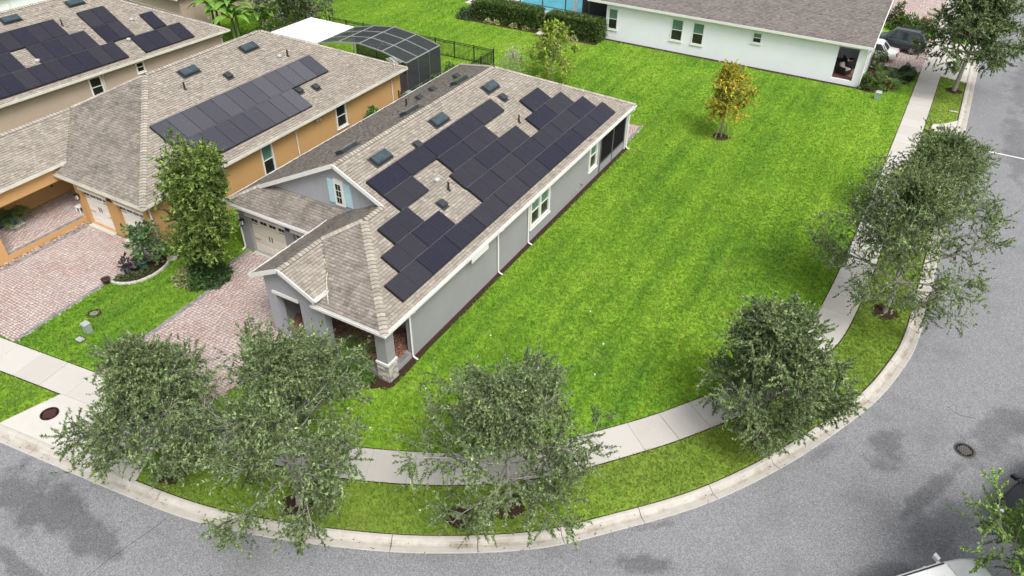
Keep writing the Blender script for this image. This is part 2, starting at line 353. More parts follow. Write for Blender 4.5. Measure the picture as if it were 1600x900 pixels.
def kerb(name,edge,nrm,parent_label):
    root=bpy.data.objects.new(name,None); link(root); root['kind']='structure'; WL[root.name]=Vector((0,0,0))
    i=0; step=10
    while i<len(edge)-1:
        j=min(i+step,len(edge)-1); mb=MB()
        idx=list(range(i,j+1)); pts=[edge[q].copy() for q in idx]
        t=pts[1]-pts[0]; pts[0]=pts[0]+t/np.linalg.norm(t)*.012; t=pts[-1]-pts[-2]; pts[-1]=pts[-1]-t/np.linalg.norm(t)*.012
        rings=[[(*(p+nrm[q]*d),z) for d,z in PROF] for p,q in zip(pts,idx)]
        k=len(PROF)
        for a in range(len(rings)-1):
            for c in range(k-1):
                mb.face([rings[a][c],rings[a+1][c],rings[a+1][c+1],rings[a][c+1]],0,TONE[c])
        mb.face(rings[0]); mb.face(rings[-1][::-1])
        if math.dist(edge[i],(10,5))<85: mb.build('kerb_segment',M['kerb'],root,tones=True)
        i=j
    return root
kerb('kerb',EDGE,EN,''); kerb('far_kerb',OUT,-EN,'')
# pavement slabs
SWC=crom([(16.12,100),(16.12,60),(16.12,48),(16.06,35),(15.92,22),(15.72,14.5),(15.25,10.2),(13.75,5.9),(11.6,2.45),(9.75,.1),(7.9,-1.95),(5.7,-3.75),(3.0,-5.25),(.2,-6.35),(-4.2,-7.45),(-8,-8.05),(-11.3,-8.46),(-15,-8.92),(-25,-10.2),(-45,-13.5)],.4)
SWC=resample(SWC,.25); SN=normals(SWC); SW=1.5
sw=bpy.data.objects.new('pavement',None); link(sw); sw['kind']='structure'; WL[sw.name]=Vector((0,0,0))
i=0; k=0
while i<len(SWC)-1:
    j=min(i+6,len(SWC)-1); idx=range(i,j+1); mb=MB()
    P=[SWC[q].copy() for q in idx]; t=P[1]-P[0]; gp=.016 if k%3==0 else .006
    P[0]=P[0]+t/np.linalg.norm(t)*gp; P[-1]=P[-1]-t/np.linalg.norm(t)*.005
    L=[p+SN[q]*SW/2 for p,q in zip(P,idx)]; Rr=[p-SN[q]*SW/2 for p,q in zip(P,idx)]
    mb.prism([tuple(x) for x in Rr]+[tuple(x) for x in L[::-1]],-.15,.022+random.uniform(-.002,.002)); 
    mb.tone=[random.random()]*len(mb.f)
    if math.dist(P[0],(10,10))<75: mb.build('pavement_slab',M['slab'],sw,tones=True)
    i=j; k+=1
SWband=[tuple(p) for p in SWC+SN*(SW/2+.05)]+[tuple(p) for p in (SWC-SN*(SW/2+.05))[::-1]]
se=MB()
for sg in (1,-1):
    A_=SWC+SN*sg*(SW/2-.02); B_=SWC+SN*sg*(SW/2+.055)
    for i in range(len(A_)-1): se.face([(*A_[i],.006),(*A_[i+1],.006),(*B_[i+1],.006),(*B_[i],.006)][::(-1 if sg>0 else 1)])
A_=EDGE+EN*(KW-.01); B_=EDGE+EN*(KW+.06)
for i in range(len(A_)-1): se.face([(*A_[i],.0055),(*A_[i+1],.0055),(*B_[i+1],.0055),(*B_[i],.0055)])
se.build('soil_edge',M['mulch'],kind='structure')
# concrete aprons between pavement and kerb
def apron(name,poly,z=.016):
    o=MB().prism(poly,-.15,z).build(name,M['concrete'],kind='structure'); return o
AP1=[(-11.25,-9.22),(-11.9,-11.48),(-8,-11.02),(-4.85,-10.62),(-5.75,-8.52),(-8.4,-8.87)]
apron('driveway_apron',AP1)
AP2=[(-22.2,-10.65),(-22.9,-12.75),(-15.0,-11.8),(-15.9,-9.85)]
AP3=[(16.84,48.4),(18.85,47.9),(18.85,58),(16.84,57.2)]
apron('driveway_apron',AP3)
INL=[(18.85,39.9),(18.0,38.75),(17.35,38.25),(17.15,37.75),(17.3,37.25),(18.0,36.9),(18.85,36.2)]
inlet=thing('storm_inlet','concrete storm drain inlet beside the right-hand kerb','drain',(18,38,0))
MB().prism(INL,-.1,.03).build('slab',M['concrete'],inlet)
vs=MB(); E2=resample(BACK,1.0); 
for i in range(len(E2)-1):
    a_,b_=E2[i],E2[i+1]
    if a_[0]<-4.7 or a_[1]>47: continue
    ja,jb=[int(np.argmin(np.hypot(SWC[:,0]-q[0],SWC[:,1]-q[1]))) for q in (a_,b_)]
    sa,sb=[SWC[j]+(q-SWC[j])/np.linalg.norm(q-SWC[j])*(SW/2-.05) for j,q in ((ja,a_),(jb,b_))]
    vs.face([(*a_,.003),(*b_,.003),(*sb,.003),(*sa,.003)])
vo=vs.build('verge',M['lawn'],kind='structure'); at_=vo.data.attributes.new('dry','FLOAT','FACE'); at_.data.foreach_set('value',[1.0]*len(vo.data.polygons))
# pavers --------------------------------------------------------
def pavers(name,poly,mat,parent,z=.03,lw=.21,lh=.145,ang=0,border=None,gap=.012):
    P=np.array(poly); mb=MB(); ca,sa=math.cos(ang),math.sin(ang)
    Q=np.c_[P[:,0]*ca+P[:,1]*sa,-P[:,0]*sa+P[:,1]*ca]
    u0,v0=Q.min(0); u1,v1=Q.max(0); cs=[]; v=v0; row=0
    while v<v1:
        h=lh*random.choice((.8,1,1)); u=u0-random.uniform(0,lw)
        while u<u1:
            wd=lw*random.choice((.66,1,1,1.3)); cs.append((u,u+wd-gap,v,v+h-gap)); u+=wd
        v+=h; row+=1
    cs=np.array(cs); c=np.c_[(cs[:,0]+cs[:,1])/2,(cs[:,2]+cs[:,3])/2]; wc=np.c_[c[:,0]*ca-c[:,1]*sa,c[:,0]*sa+c[:,1]*ca]
    ok=inpoly(wc,poly); patch=np.sin(wc[:,0]*1.3+np.sin(wc[:,1]*1.1)*2)*np.cos(wc[:,1]*.9)
    zz=z+np.random.default_rng(3).uniform(-.003,.003,len(cs)); tn=np.clip(np.random.default_rng(4).normal(.5,.17,len(cs))+patch*.14,0,1)
    V=[];F=[];T=[]
    for (a,b,cc,d),k,q,t in zip(cs,ok,zz,tn):
        if not k: continue
        n=len(V); e=.006
        for (uu,vv,z_) in ((a,cc,z-.05),(b,cc,z-.05),(b,d,z-.05),(a,d,z-.05),(a+e,cc+e,q),(b-e,cc+e,q),(b-e,d-e,q),(a+e,d-e,q)): V.append((uu*ca-vv*sa,uu*sa+vv*ca,z_))
        F+=[(n+4,n+5,n+6,n+7),(n,n+1,n+5,n+4),(n+1,n+2,n+6,n+5),(n+2,n+3,n+7,n+6),(n+3,n,n+4,n+7)]; T+=[t]*5
    V=np.array(V)-np.array(wl(parent)); me=np_mesh(name,V,np.array(F),M[mat],tone=np.array(T))
    return np_obj(name,me,parent,kind='stuff')
def border(pts,parent,wd=.2,ln=.13,z=.034,side=1):
    # soldier course along a polyline
    mb=MB()
    for a,b in zip(pts[:-1],pts[1:]):
        a,b=np.array(a,float),np.array(b,float); d=b-a; L=np.linalg.norm(d); d/=L; nn=np.array([-d[1],d[0]])*side; k=int(L/ln)
        for i in range(k):
            p=a+d*(i*ln+.006); q=a+d*((i+1)*ln-.006)
            mb.prism([tuple(p),tuple(q),tuple(q+nn*wd),tuple(p+nn*wd)] if side>0 else [tuple(p+nn*wd),tuple(q+nn*wd),tuple(q),tuple(p)],z-.06,z+random.uniform(-.003,.003),0,random.random())
    return mb.build('border_paver',M['paver_grey'],parent,tones=True,kind='stuff')
def paved(name,poly,label_kind,mat='paver',z=.03,ang=0,borders=(),side=1):
    root=MB().prism(poly,-.12,z-.018).build(name,M['joint'],kind='structure')
    pavers('paver',poly,mat,root,z,ang=ang)
    for b in borders: border(b,root,z=z+.006,side=side)
    return root
D1=[(-11.2,-7.66),(-11.5,-.9),(-12.3,.2),(-12.4,2.42),(-6.55,2.42),(-6.55,-1.72),(-3.45,-1.72),(-3.45,-3.0),(-5.0,-3.3),(-5.6,-6.95)]
paved('driveway',D1,'',borders=[[(-11.2,-7.66),(-11.5,-.9),(-12.3,.2),(-12.4,2.42)]],side=-1)
D2=[(-22.0,-9.0),(-21.85,-.12),(-15.95,-.12),(-16.2,-3.2),(-15.95,-8.15)]
paved('driveway',D2,'',borders=[[(-16.2,-3.2),(-15.95,-8.15)]],side=-1)
border([(-21.85,-9),(-21.75,-.2)],bpy.data.objects['driveway.001'],z=.036,side=-1)
D3=[(8.6,48.4),(8.6,57.5),(15.35,57.5),(15.35,48.5),(14.6,48.2),(13.6,48.4)]
paved('driveway',D3,'',mat='paver',ang=.4)
D4=[(10.5,60),(10.5,76),(15.3,76),(15.3,61.5)]
paved('driveway',D4,'',mat='paver',ang=0)
PT=[(-6,24.1),(-6,27.2),(-.15,27.3),(-.05,24.1)]
paved('patio',PT,'',mat='paver',borders=[[(-.15,27.3),(-.05,24.1)]],side=-1)

# ------------------------------------------------------------------ roofs
def roof_plane(pts): 
    P=[Vector(p) for p in pts]; n=Vector((0,0,0))
    for i in range(len(P)):
        a,b=P[i],P[(i+1)%len(P)]; n+=Vector(((a.y-b.y)*(a.z+b.z),(a.z-b.z)*(a.x+b.x),(a.x-b.x)*(a.y+b.y)))
    n.normalize()
    if n.z<0: n=-n; P=P[::-1]
    h=Vector((-n.y,n.x,0)).normalized()                # level direction
    s=n.cross(h); s=s if s.z>0 else -s                 # up the slope
    if h.cross(s).dot(n)<0: h=-h
    return P,n,h,s
def shingles(planes,parent,mat,seed=1,exp=.15,wid=(.16,.29)):
    r=np.random.default_rng(seed); V=[];F=[];T=[]
    for pts in planes:
        P,n,h,s=roof_plane(pts); o=min(P,key=lambda p:p.z); Q=[((p-o).dot(h),(p-o).dot(s)) for p in P]
        vmax=max(q[1] for q in Q); v=min(q[1] for q in Q); H=np.array(h);S=np.array(s);NN=np.array(n);O=np.array(o)
        while v<vmax-.02:
            vm=v+min(exp*.5,(vmax-v)*.5); xs=[]
            for (u0,w0),(u1,w1) in zip(Q,Q[1:]+Q[:1]):
                if (w0>vm)!=(w1>vm): xs.append(u0+(u1-u0)*(vm-w0)/(w1-w0))
            xs.sort(); ct=r.normal(0,.03)
            for a,b in zip(xs[::2],xs[1::2]):
                u=a-r.uniform(0,.2)
                while u<b:
                    wd=r.uniform(*wid); ua,ub=max(u,a),min(u+wd-.012,b); u+=wd
                    if ub-ua<.02: continue
                    t=r.choice((.012,.020,.030)); v1=min(v+exp+.02,vmax)
                    nv=len(V); A=O+H*ua+S*v; B=O+H*ub+S*v; C_=O+H*ub+S*v1; D=O+H*ua+S*v1
                    k=.76+.1*r.random(); E_=A+(D-A)*k+NN*(t*(1-k)+.004*k); G_=B+(C_-B)*k+NN*(t*(1-k)+.004*k)
                    V+=[A+NN*t,B+NN*t,G_,E_,C_+NN*.004,D+NN*.004,A,B]
                    F+=[(nv,nv+1,nv+2,nv+3),(nv+3,nv+2,nv+4,nv+5),(nv+6,nv+7,nv+1,nv)]; q=float(np.clip(r.normal(.64,.10)+ct,0,1)); T+=[q,max(0,q*.35-.1),0]  # upper strip is the printed band; black front edge paints the tab's shadow line
            v+=exp
    V=np.array(V)-np.array(wl(parent)); return np_obj('shingles',np_mesh('shingles',V,np.array(F),M[mat],tone=np.array(T)),parent,kind='stuff')
def deck(planes,parent,mat,name='roof',th=.06):
    mb=MB()
    for pts in planes:
        P,n,h,s=roof_plane(pts); mb.face(P); mb.face([p-Vector((0,0,th)) for p in P][::-1])
        for a,b in zip(P,P[1:]+P[:1]): mb.face([a,a-Vector((0,0,th)),b-Vector((0,0,th)),b])
    return mb.build(name,mat,parent)
def caps(lines,parent,mat,separate=False,exp=.2,wd=.17,drop=.5):
    r=random.Random(5); allm=MB()
    for a,b in lines:
        a,b=Vector(a),Vector(b)
        if a.z>b.z: a,b=b,a
        d=(b-a); L=d.length; d/=L; sx=d.cross(Vector((0,0,1))).normalized(); up=sx.cross(d); k=int(L/exp)
        dr=.055 if abs(d.z)>.1 else .075
        for i in range(k):
            mb=MB() if separate else allm; p=a+d*(i*exp); q=a+d*((i+1)*exp+.03); t=.045; t2=.02; tn=min(1,max(0,r.gauss(.8,.12)))
            L0=p-sx*wd+up*(t-dr);C0=p+up*(t+.008);R0=p+sx*wd+up*(t-dr);L1=q-sx*wd+up*(t2-dr);C1=q+up*(t2+.008);R1=q+sx*wd+up*(t2-dr)
            e=up*.03
            for f,tq in (([L0,C0,C0+(C1-C0)*.78,L0+(L1-L0)*.78],tn),([C0,R0,R0+(R1-R0)*.78,C0+(C1-C0)*.78],tn),([L0+(L1-L0)*.78,C0+(C1-C0)*.78,C1,L1],.15),([C0+(C1-C0)*.78,R0+(R1-R0)*.78,R1,C1],.15),([L0-e,C0-e,C0,L0],0),([C0-e,R0-e,R0,C0],0),([L1,L1-e,L0-e,L0],.05),([R0,R0-e,R1-e,R1],.05)): mb.face(f,0,tq)
            if separate: mb.build('ridge_cap',M[mat],parent,tones=True)
    if not separate: allm.build('ridge_cap',M[mat],parent,tones=True,kind='stuff')
def gutter(path,parent,mat='trim',out=None,name='gutter',z=-.0):
    # open trough along a level eave: path points, out = outward xy direction
    mb=MB()
    a,b=Vector(path[0]),Vector(path[1]); o=Vector((*out,0)); d=(b-a).normalized(); L=(b-a).length
    c=(a+b)/2+Vector((0,0,z))
    def pc(off,zz,w,h): mb.obox(c+o*off+Vector((0,0,zz)),d*(L/2),o*(w/2),Vector((0,0,h/2)))
    pc(.008,-.075,.016,.15); pc(.065,-.140,.10,.016); pc(.122,-.082,.018,.125)
    k=max(2,int(L/.9))
    for i in range(k):
        p=a+d*(L*(i+.5)/k)+o*.065+Vector((0,0,z-.03)); mb.obox(p,d*.012,o*.055,Vector((0,0,.006)))
    return mb.build(name,M[mat],parent)
def downspout(x,y,ztop,parent,out,mat='trim',eave_off=.35,zbot=.06):
    o=Vector((*out,0)); mb=MB(); p=Vector((x,y,0))+o*.06
    pts=[p+o*(eave_off-.02)+Vector((0,0,ztop)),p+o*(eave_off-.05)+Vector((0,0,ztop-.12)),p+Vector((0,0,ztop-.36)),p+Vector((0,0,zbot+.16)),p+o*.05+Vector((0,0,zbot+.06)),p+o*.26+Vector((0,0,zbot))]
    mb.tube(pts,.05,4); return mb.build('downspout',M[mat],parent)
def rake(a,b,parent,mat='trim',w=.05,h=.2):
    return MB().bar(Vector(a)-Vector((0,0,h/2-.03)),Vector(b)-Vector((0,0,h/2-.03)),w,h).build('rake_board',M[mat],parent)

# ------------------------------------------------------------------ walls with openings
def wall(p0,p1,h,parent,mat,openings=(),th=.2,z0=-.1,name='wall',poly_top=None):
    # p0->p1 plan line, outside is to the right of travel; openings (u0,u1,z0,z1)
    a,b=Vector((*p0,0)),Vector((*p1,0)); d=(b-a); L=d.length; d/=L; nrm=Vector((d.y,-d.x,0))
    us=sorted({0,L,*[q for o in openings for q in o[:2]]}); zs=sorted({z0,h,*[q for o in openings for q in o[2:]]})
    mb=MB(); P=lambda u,z,t: a+d*u+Vector((0,0,z))-nrm*t
    for u0,u1 in zip(us[:-1],us[1:]):
        for w0,w1 in zip(zs[:-1],zs[1:]):
            uc,wc=(u0+u1)/2,(w0+w1)/2
            if any(o[0]<uc<o[1] and o[2]<wc<o[3] for o in openings): continue
            mb.face([P(u0,w0,0),P(u1,w0,0),P(u1,w1,0),P(u0,w1,0)]); mb.face([P(u0,w0,th),P(u0,w1,th),P(u1,w1,th),P(u1,w0,th)])
    for o in openings:
        u0,u1,w0,w1=o
        mb.face([P(u0,w0,0),P(u0,w1,0),P(u0,w1,th),P(u0,w0,th)]); mb.face([P(u1,w0,th),P(u1,w1,th),P(u1,w1,0),P(u1,w0,0)])
        mb.face([P(u0,w1,0),P(u1,w1,0),P(u1,w1,th),P(u0,w1,th)]); mb.face([P(u0,w0,0),P(u0,w0,th),P(u1,w0,th),P(u1,w0,0)])
    for u in (.004,L-.004): mb.face([P(u,z0,.002),P(u,h-.002,.002),P(u,h-.002,th),P(u,z0,th)])
    return mb.build(name,mat,parent)
def frame_of(p0,p1):
    a,b=Vector((*p0,0)),Vector((*p1,0)); d=(b-a).normalized(); return a,d,Vector((d.y,-d.x,0))
def window(p0,p1,o,parent,trim='trim',upper='glass_teal',lower='glass',fw=.09,proud=.04,deep=.10,sill=True,name='window',mull=None):
    a,d,nrm=frame_of(p0,p1); u0,u1,z0,z1=o; mb=MB()
    def pc(mb,ua,ub,za,zb,t0,t1): c=a+d*((ua+ub)/2)+Vector((0,0,(za+zb)/2))-nrm*((t0+t1)/2); mb.obox(c,d*((ub-ua)/2),nrm*((t1-t0)/2),Vector((0,0,(zb-za)/2)))
    pc(mb,u0-fw,u0+.03,z0-fw,z1+fw,-proud,.06); pc(mb,u1-.03,u1+fw,z0-fw,z1+fw,-proud,.06)
    pc(mb,u0+.03,u1-.03,z1-.03,z1+fw,-proud,.06); pc(mb,u0+.03,u1-.03,z0-fw,z0+.03,-proud-.02,.06)
    cols=[(u0+.03,u1-.03)]
    if mull:
        um=(u0+u1)/2; pc(mb,um-.09,um+.09,z0+.03,z1-.03,-proud,.06); cols=[(u0+.03,um-.09),(um+.09,u1-.03)]
    zm=(z0+z1)/2
    for ca,cb in cols: pc(mb,ca,cb,zm-.025,zm+.025,.0,.06)
    w=mb.build(name,M[trim],parent)
    for ca,cb in cols:
        for za,zb,mt in ((zm+.025,z1-.03,upper),(z0+.03,zm-.025,lower)):
            m2=MB(); pc(m2,ca,cb,za,zb,.04,.05); m2.build('pane',M[mt],w)
    if sill:
        m3=MB(); pc(m3,u0-fw-.04,u1+fw+.04,z0-fw-.06,z0-fw-.002,-proud-.05,.0); m3.build('sill',M[trim],w)
    return w
def garage_door(p0,p1,o,parent,mat,hdr='trim'):
    a,d,nrm=frame_of(p0,p1); u0,u1,z0,z1=o; mb=MB()
    def pc(mb,ua,ub,za,zb,t0,t1,mi=0): c=a+d*((ua+ub)/2)+Vector((0,0,(za+zb)/2))-nrm*((t0+t1)/2); mb.obox(c,d*((ub-ua)/2),nrm*((t1-t0)/2),Vector((0,0,(zb-za)/2)),mi)
    H=(z1-z0)/4
    for i in range(4):
        pc(mb,u0+.01,u1-.01,z0+i*H+.006,z0+(i+1)*H-.006,.155,.20)
        for k in range(2):
            w=(u1-u0)/2; pc(mb,u0+k*w+.10,u0+(k+1)*w-.10,z0+i*H+.08,z0+(i+1)*H-.08,.14,.156)
    dr=mb.build('garage_door',mat,parent)
    w=(u1-u0)/4
    for k in range(4):
        for s in (-1,1):
            m2=MB(); c=u0+(k+.5)*w+s*.115; pc(m2,c-.10,c+.10,z1-.34,z1-.16,.130,.142); m2.build('pane',M['glass'],dr)
    for (ua,ub,za,zb) in ((u0+.05,u0+.5,z1-.46,z1-.43),(u1-.5,u1-.05,z1-.46,z1-.43),(u0+.05,u0+.5,z0+.75,z0+.78),(u1-.5,u1-.05,z0+.75,z0+.78)):
        m2=MB(); pc(m2,ua,ub,za,zb,.13,.142); m2.build('hinge',M['black'],dr)
    for s in (-1,1):
        m2=MB(); c=(u0+u1)/2+s*.09; pc(m2,c-.02,c+.02,z0+.9,z0+1.2,.12,.139); m2.build('handle',M['black'],dr)
    m2=MB(); pc(m2,u0-.12,u1+.12,z1,z1+.14,-.05,.0); m2.build('door_header',M[hdr],parent)
    m2=MB(); pc(m2,u0,u1,-.05,z0-.004,-.25,.19); m2.build('threshold',M['concrete'],parent)
    return dr
def lantern(p,out,parent,name='wall_lantern'):
    mb=MB(); o=Vector((*out,0)); p=Vector(p)+o*.14; s=Vector((o.y,-o.x,0))
    mb.obox(p-o*.125,s*.06,o*.012,Vector((0,0,.10))); mb.bar(p-o*.12+Vector((0,0,.1)),p+Vector((0,0,.20)),.03,.03)
    mb.obox(p+Vector((0,0,.16)),s*.10,o*.10,Vector((0,0,.018))); mb.obox(p+Vector((0,0,.2)),s*.06,o*.06,Vector((0,0,.03))); mb.obox(p-Vector((0,0,.16)),s*.07,o*.07,Vector((0,0,.015)))
    for i in (-1,1):
        for j in (-1,1): mb.bar(p+s*.08*i+o*.08*j+Vector((0,0,.15)),p+s*.055*i+o*.055*j-Vector((0,0,.15)),.018,.018)
    l=mb.build(name,M['black'],parent); MB().obox(p,s*.05,o*.05,Vector((0,0,.13))).build('lamp_glass',M['lamp'],l); return l
def plaque(p,out,parent):
    mb=MB(); o=Vector((*out,0)); s=Vector((o.y,-o.x,0)); p=Vector(p)+o*.02; z=Vector((0,0,1))
    for a,b in ((p-s*.2-z*.13,p+s*.2-z*.13),(p+s*.2-z*.13,p+z*.2),(p+z*.2,p-s*.2-z*.13),(p-s*.1+z*.03,p+s*.1+z*.03)): mb.bar(a,b,.05,.03,up=tuple(o))
    mb.obox(p-z*.06,s*.07,o*.012,z*.05); return mb.build('wall_plaque',M['black'],parent)
def solar_mesh(L,W,mat,split):
    mb=MB(); t=.15
    mb.box(0,L,0,W,-t,-.003,0); e=.014
    if split:
        mb.box(e,L/2-.014,e,W-e,-.003,.001,1); mb.box(L/2+.014,L-e,e,W-e,-.003,.001,1)
    else: mb.box(e,L-e,e,W-e,-.003,.001,1)
    return mb.mesh('solar_panel',mats=[M['panelframe'],mat])
def put_panel(me,origin,ux,uy,parent,lift=.12):
    o=bpy.data.objects.new('solar_panel',me); link(o,parent); ux,uy=Vector(ux).normalized(),Vector(uy).normalized(); nz=ux.cross(uy)
    m=Matrix((ux,uy,nz)).transposed().to_4x4(); m.translation=Vector(origin)+nz*lift-wl(parent); o.matrix_local=m; return o
def rail(a,b,parent,n,lift=.085):
    a,b=Vector(a)+n*lift,Vector(b)+n*lift; return MB().bar(a,b,.016,.05,up=tuple(n)).build('panel_rail',M['railgrey'],parent)
def skylight(c,ux,uy,parent,L=1.12,W=.52):
    ux,uy=Vector(ux).normalized(),Vector(uy).normalized(); n=ux.cross(uy); c=Vector(c); mb=MB()
    mb.obox(c+n*.08,ux*(L/2),uy*(W/2),n*.10); mb.obox(c+n*.02,ux*(L/2+.10),uy*(W/2+.08),n*.02)
    s=mb.build('skylight',M['skyframe'],parent)
    MB().obox(c+n*.187,ux*(L/2-.05),uy*(W/2-.05),n*.012).build('pane',M['skyglass'],s); return s
def vent(c,parent,kind,n=Vector((0,0,1))):
    c=Vector(c); mb=MB()
    if kind=='pipe': mb.tube([c-Vector((0,0,.1)),c+Vector((0,0,.42))],.05,8); mb.tube([c-Vector((0,0,.05)),c+Vector((0,0,.08))],[.13,.06],8); return mb.build('vent_pipe',M['black'],parent)
    if kind=='cap': mb.lathe(c,[(.10,-.12),(.10,.10),(.17,.10),(.16,.17),(.05,.23)],12); return mb.build('roof_vent',M['vent'],parent)
    mb.obox(c+Vector((0,0,.08)),(.17,0,-.08),(0,.2,0),(.05,0,.10)); mb.obox(c+Vector((0,0,.03)),(.26,0,-.13),(0,.25,0),(.005,0,.012)); return mb.build('roof_vent',M['skyframe'],parent)

# ------------------------------------------------------------------ the grey house
HS=thing('house','grey stucco house with dark blue solar panels on its tan shingle roof','house',(-6.3,11,0))
zr=lambda x:3+.5*(.3-x); zl=lambda x:3+.5*(x+12.95); zb=lambda y:3+.5*(y+1.96); zg=lambda y:3+.5*(y-2.12); zc=lambda x:4.965+.5*(x+3.63); zd=lambda x:4.285-.5*(x+4.99)
RA=[(x,y,zr(x)) for x,y in ((.3,-1.96),(.3,24),(-6.325,17.375),(-6.325,3.3),(-3.63,3.3),(-3.63,1.97))]
RB=[(x,y,zb(y)) for x,y in ((.3,-1.96),(-3.63,1.97),(-4.99,.61),(-3.22,-1.16),(-3.5,-1.96))]
RC=[(x,y,zc(x)) for x,y in ((-6.72,-2.1),(-4.99,-2.1),(-4.99,.61),(-3.63,1.97),(-3.63,3.62),(-6.08,3.62),(-6.72,2.98))]
RD=[(x,y,zd(x)) for x,y in ((-4.99,-2.1),(-3.22,-2.1),(-3.22,-1.16),(-4.99,.61))]
RE=[(x,y,zg(y)) for x,y in ((-12.95,2.12),(-6.62,2.12),(-6.62,3.08),(-6.08,3.62),(-11.45,3.62))]
RF=[(x,y,zl(x)) for x,y in ((-12.95,2.12),(-11.77,3.3),(-6.325,3.3),(-6.325,17.375),(-12.95,24))]
RG=[(x,y,3+.5*(24-y)) for x,y in ((-12.95,24),(.3,24),(-6.325,17.375))]
roof=deck([RA,RB,RC,RD,RE,RF,RG],HS,M['joint'])
shingles([RA,RC,RD,RF,RG],roof,'shingle',1); shingles([RB,RE],roof,'shingle_moss',2)
caps([((-4.99,-2.1,4.285),(-4.99,.61,4.285)),((-4.99,.61,4.285),(-3.63,1.97,4.965)),((-3.63,1.97,4.965),(-3.63,3.3,4.965)),((.3,-1.96,3),(-3.63,1.97,4.965))],roof,'shingle',True)
caps([((-6.325,3.3,6.31),(-6.325,17.375,6.31)),((.3,24,3),(-6.325,17.375,6.31)),((-12.95,24,3),(-6.325,17.375,6.31)),((-12.95,2.12,3),(-11.5,3.57,3.72))],roof,'shingle')
# eaves trim
gutter([(.3,-1.96,3),(.3,24,3)],HS,out=(1,0)); gutter([(-3.5,-1.96,3),(.42,-1.96,3)],HS,out=(0,-1)); gutter([(-12.95,2.12,3),(-6.62,2.12,3)],HS,out=(0,-1))
gutter([(-12.95,2.0,3),(-12.95,24,3)],HS,out=(-1,0)); gutter([(-3.22,-2.1,zd(-3.22)),(-3.22,-1.16,zd(-3.22))],HS,out=(1,0)); gutter([(-6.72,-2.1,zc(-6.72)),(-6.72,2.98,zc(-6.72))],HS,out=(-1,0)); gutter([(-12.95,24,3),(.3,24,3)],HS,out=(0,1))
rake((-4.99,-2.13,4.285),(-3.15,-2.13,zd(-3.15)),HS); rake((-4.99,-2.13,4.285),(-6.84,-2.13,zc(-6.84)),HS)
rake((-6.325,3.27,6.31),(-3.6,3.27,zr(-3.6)),HS); rake((-6.325,3.27,6.31),(-11.6,3.27,zl(-11.6)),HS)
# soffits
s=MB(); s.box(-.05,.29,-1.9,23.9,2.80,2.82); s.box(-12.9,-12.6,2.2,23.9,2.80,2.82); s.box(-12.6,-6.6,2.15,2.55,2.80,2.82); s.box(-3.4,-.05,-1.9,1.45,2.80,2.82); s.build('soffit',M['trim'],HS)
# walls
W1=((0,0),(0,19.55)); OW=[(10.78,12.78,.92,2.52),(18.08,18.98,.92,2.56)]
wall(*W1,2.82,HS,M['stucco_grey'],OW); window(*W1,OW[0],HS,mull=True,fw=.13); window(*W1,OW[1],HS,fw=.13)
wall((0,23.7),(-12.65,23.7),2.82,HS,M['stucco_grey']); wall((-12.65,23.7),(-12.65,2.5),2.82,HS,M['stucco_grey'])
WG=((-12.65,2.5),(-6.4,2.5)); OG=[(.65,3.15,.03,2.2),(3.75,6.15,.03,2.2)]
wall(*WG,2.84,HS,M['stucco_grey'],OG)
for o in OG: garage_door(*WG,o,HS,M['cream'])
lantern((-12.35,2.5,1.75),(0,-1),HS); plaque((-9.2,2.5,2.35),(0,-1),HS)
# gable wall above the garage
gm=MB(); y=3.6; A=[(-11.1,y,3.55),(-6.2,y,3.55),(-6.2,y,3.7),(-3.9,y,4.6),(-3.9,y,5.02),(-6.325,y,6.22),(-11.1,y,3.84)]
gm.hexa([(a,b,c) for a,b,c in A],[(a,b+.15,c) for a,b,c in A]); gm.build('gable_wall',M['stucco_lilac'],HS)
gw=MB(); gw.box(-6.68,-6.10,3.50,3.6,3.98,5.35)
gw_=gw.build('gable_window',M['trim'],HS)
for i in range(2):
    for j in range(3): MB().box(-6.54+i*.16,-6.41+i*.16,3.49,3.50,4.14+j*.35,4.44+j*.35).build('pane',M['glass'],gw_)
for x0 in (-7.08,-6.06):
    sh=MB(); sh.box(x0,x0+.36,3.545,3.6,4.02,5.28)
    for k in range(9): sh.obox((x0+.18,3.54,4.12+k*.13),(.14,0,0),(0,.012,.02),(0,.0,.045)) 
    sh.build('shutter',M['shutter'],HS)
sc_=MB()
for x in (-7.9,-7.45,-5.6,-5.25): sc_.box(x,x+.012,3.592,3.6,3.6,5.0)
sc_.build('score_line',M['stucco_grey'],HS)
# entry wing
WE=((-6.4,-1.75),(-3.45,-1.75)); OE=[(.55,1.92,.15,2.45)]
wall(*WE,3.36,HS,M['stucco_lilac'],OE,th=.35)
e=MB(); A=[(-6.4,-1.75,3.36),(-3.45,-1.75,3.36),(-3.45,-1.75,3.45),(-4.99,-1.75,4.2),(-6.4,-1.75,3.5)]; e.hexa(A,[(a,b+.3,c) for a,b,c in A]); e.build('gable_wall',M['stucco_lilac'],HS)
MB().box(-6.02,-4.52,-1.81,-1.75,2.45,2.6).build('door_header',M['trim'],HS)
wall((-6.4,2.5),(-6.4,-1.75),3.36,HS,M['stucco_grey'])
wall((-3.45,-1.75),(-3.45,-1.1),3.0,HS,M['stucco_grey'],th=.35)
wall((-3.45,1.3),(0,1.3),2.82,HS,M['stucco_grey'],[(.6,1.9,.9,2.4)]); window((-3.45,1.3),(0,1.3),(.6,1.9,.9,2.4),HS)
wall((-6.4,1.2),(-3.45,1.2),3.3,HS,M['stucco_grey'],[(.9,1.95,.3,2.4)],th=.15)
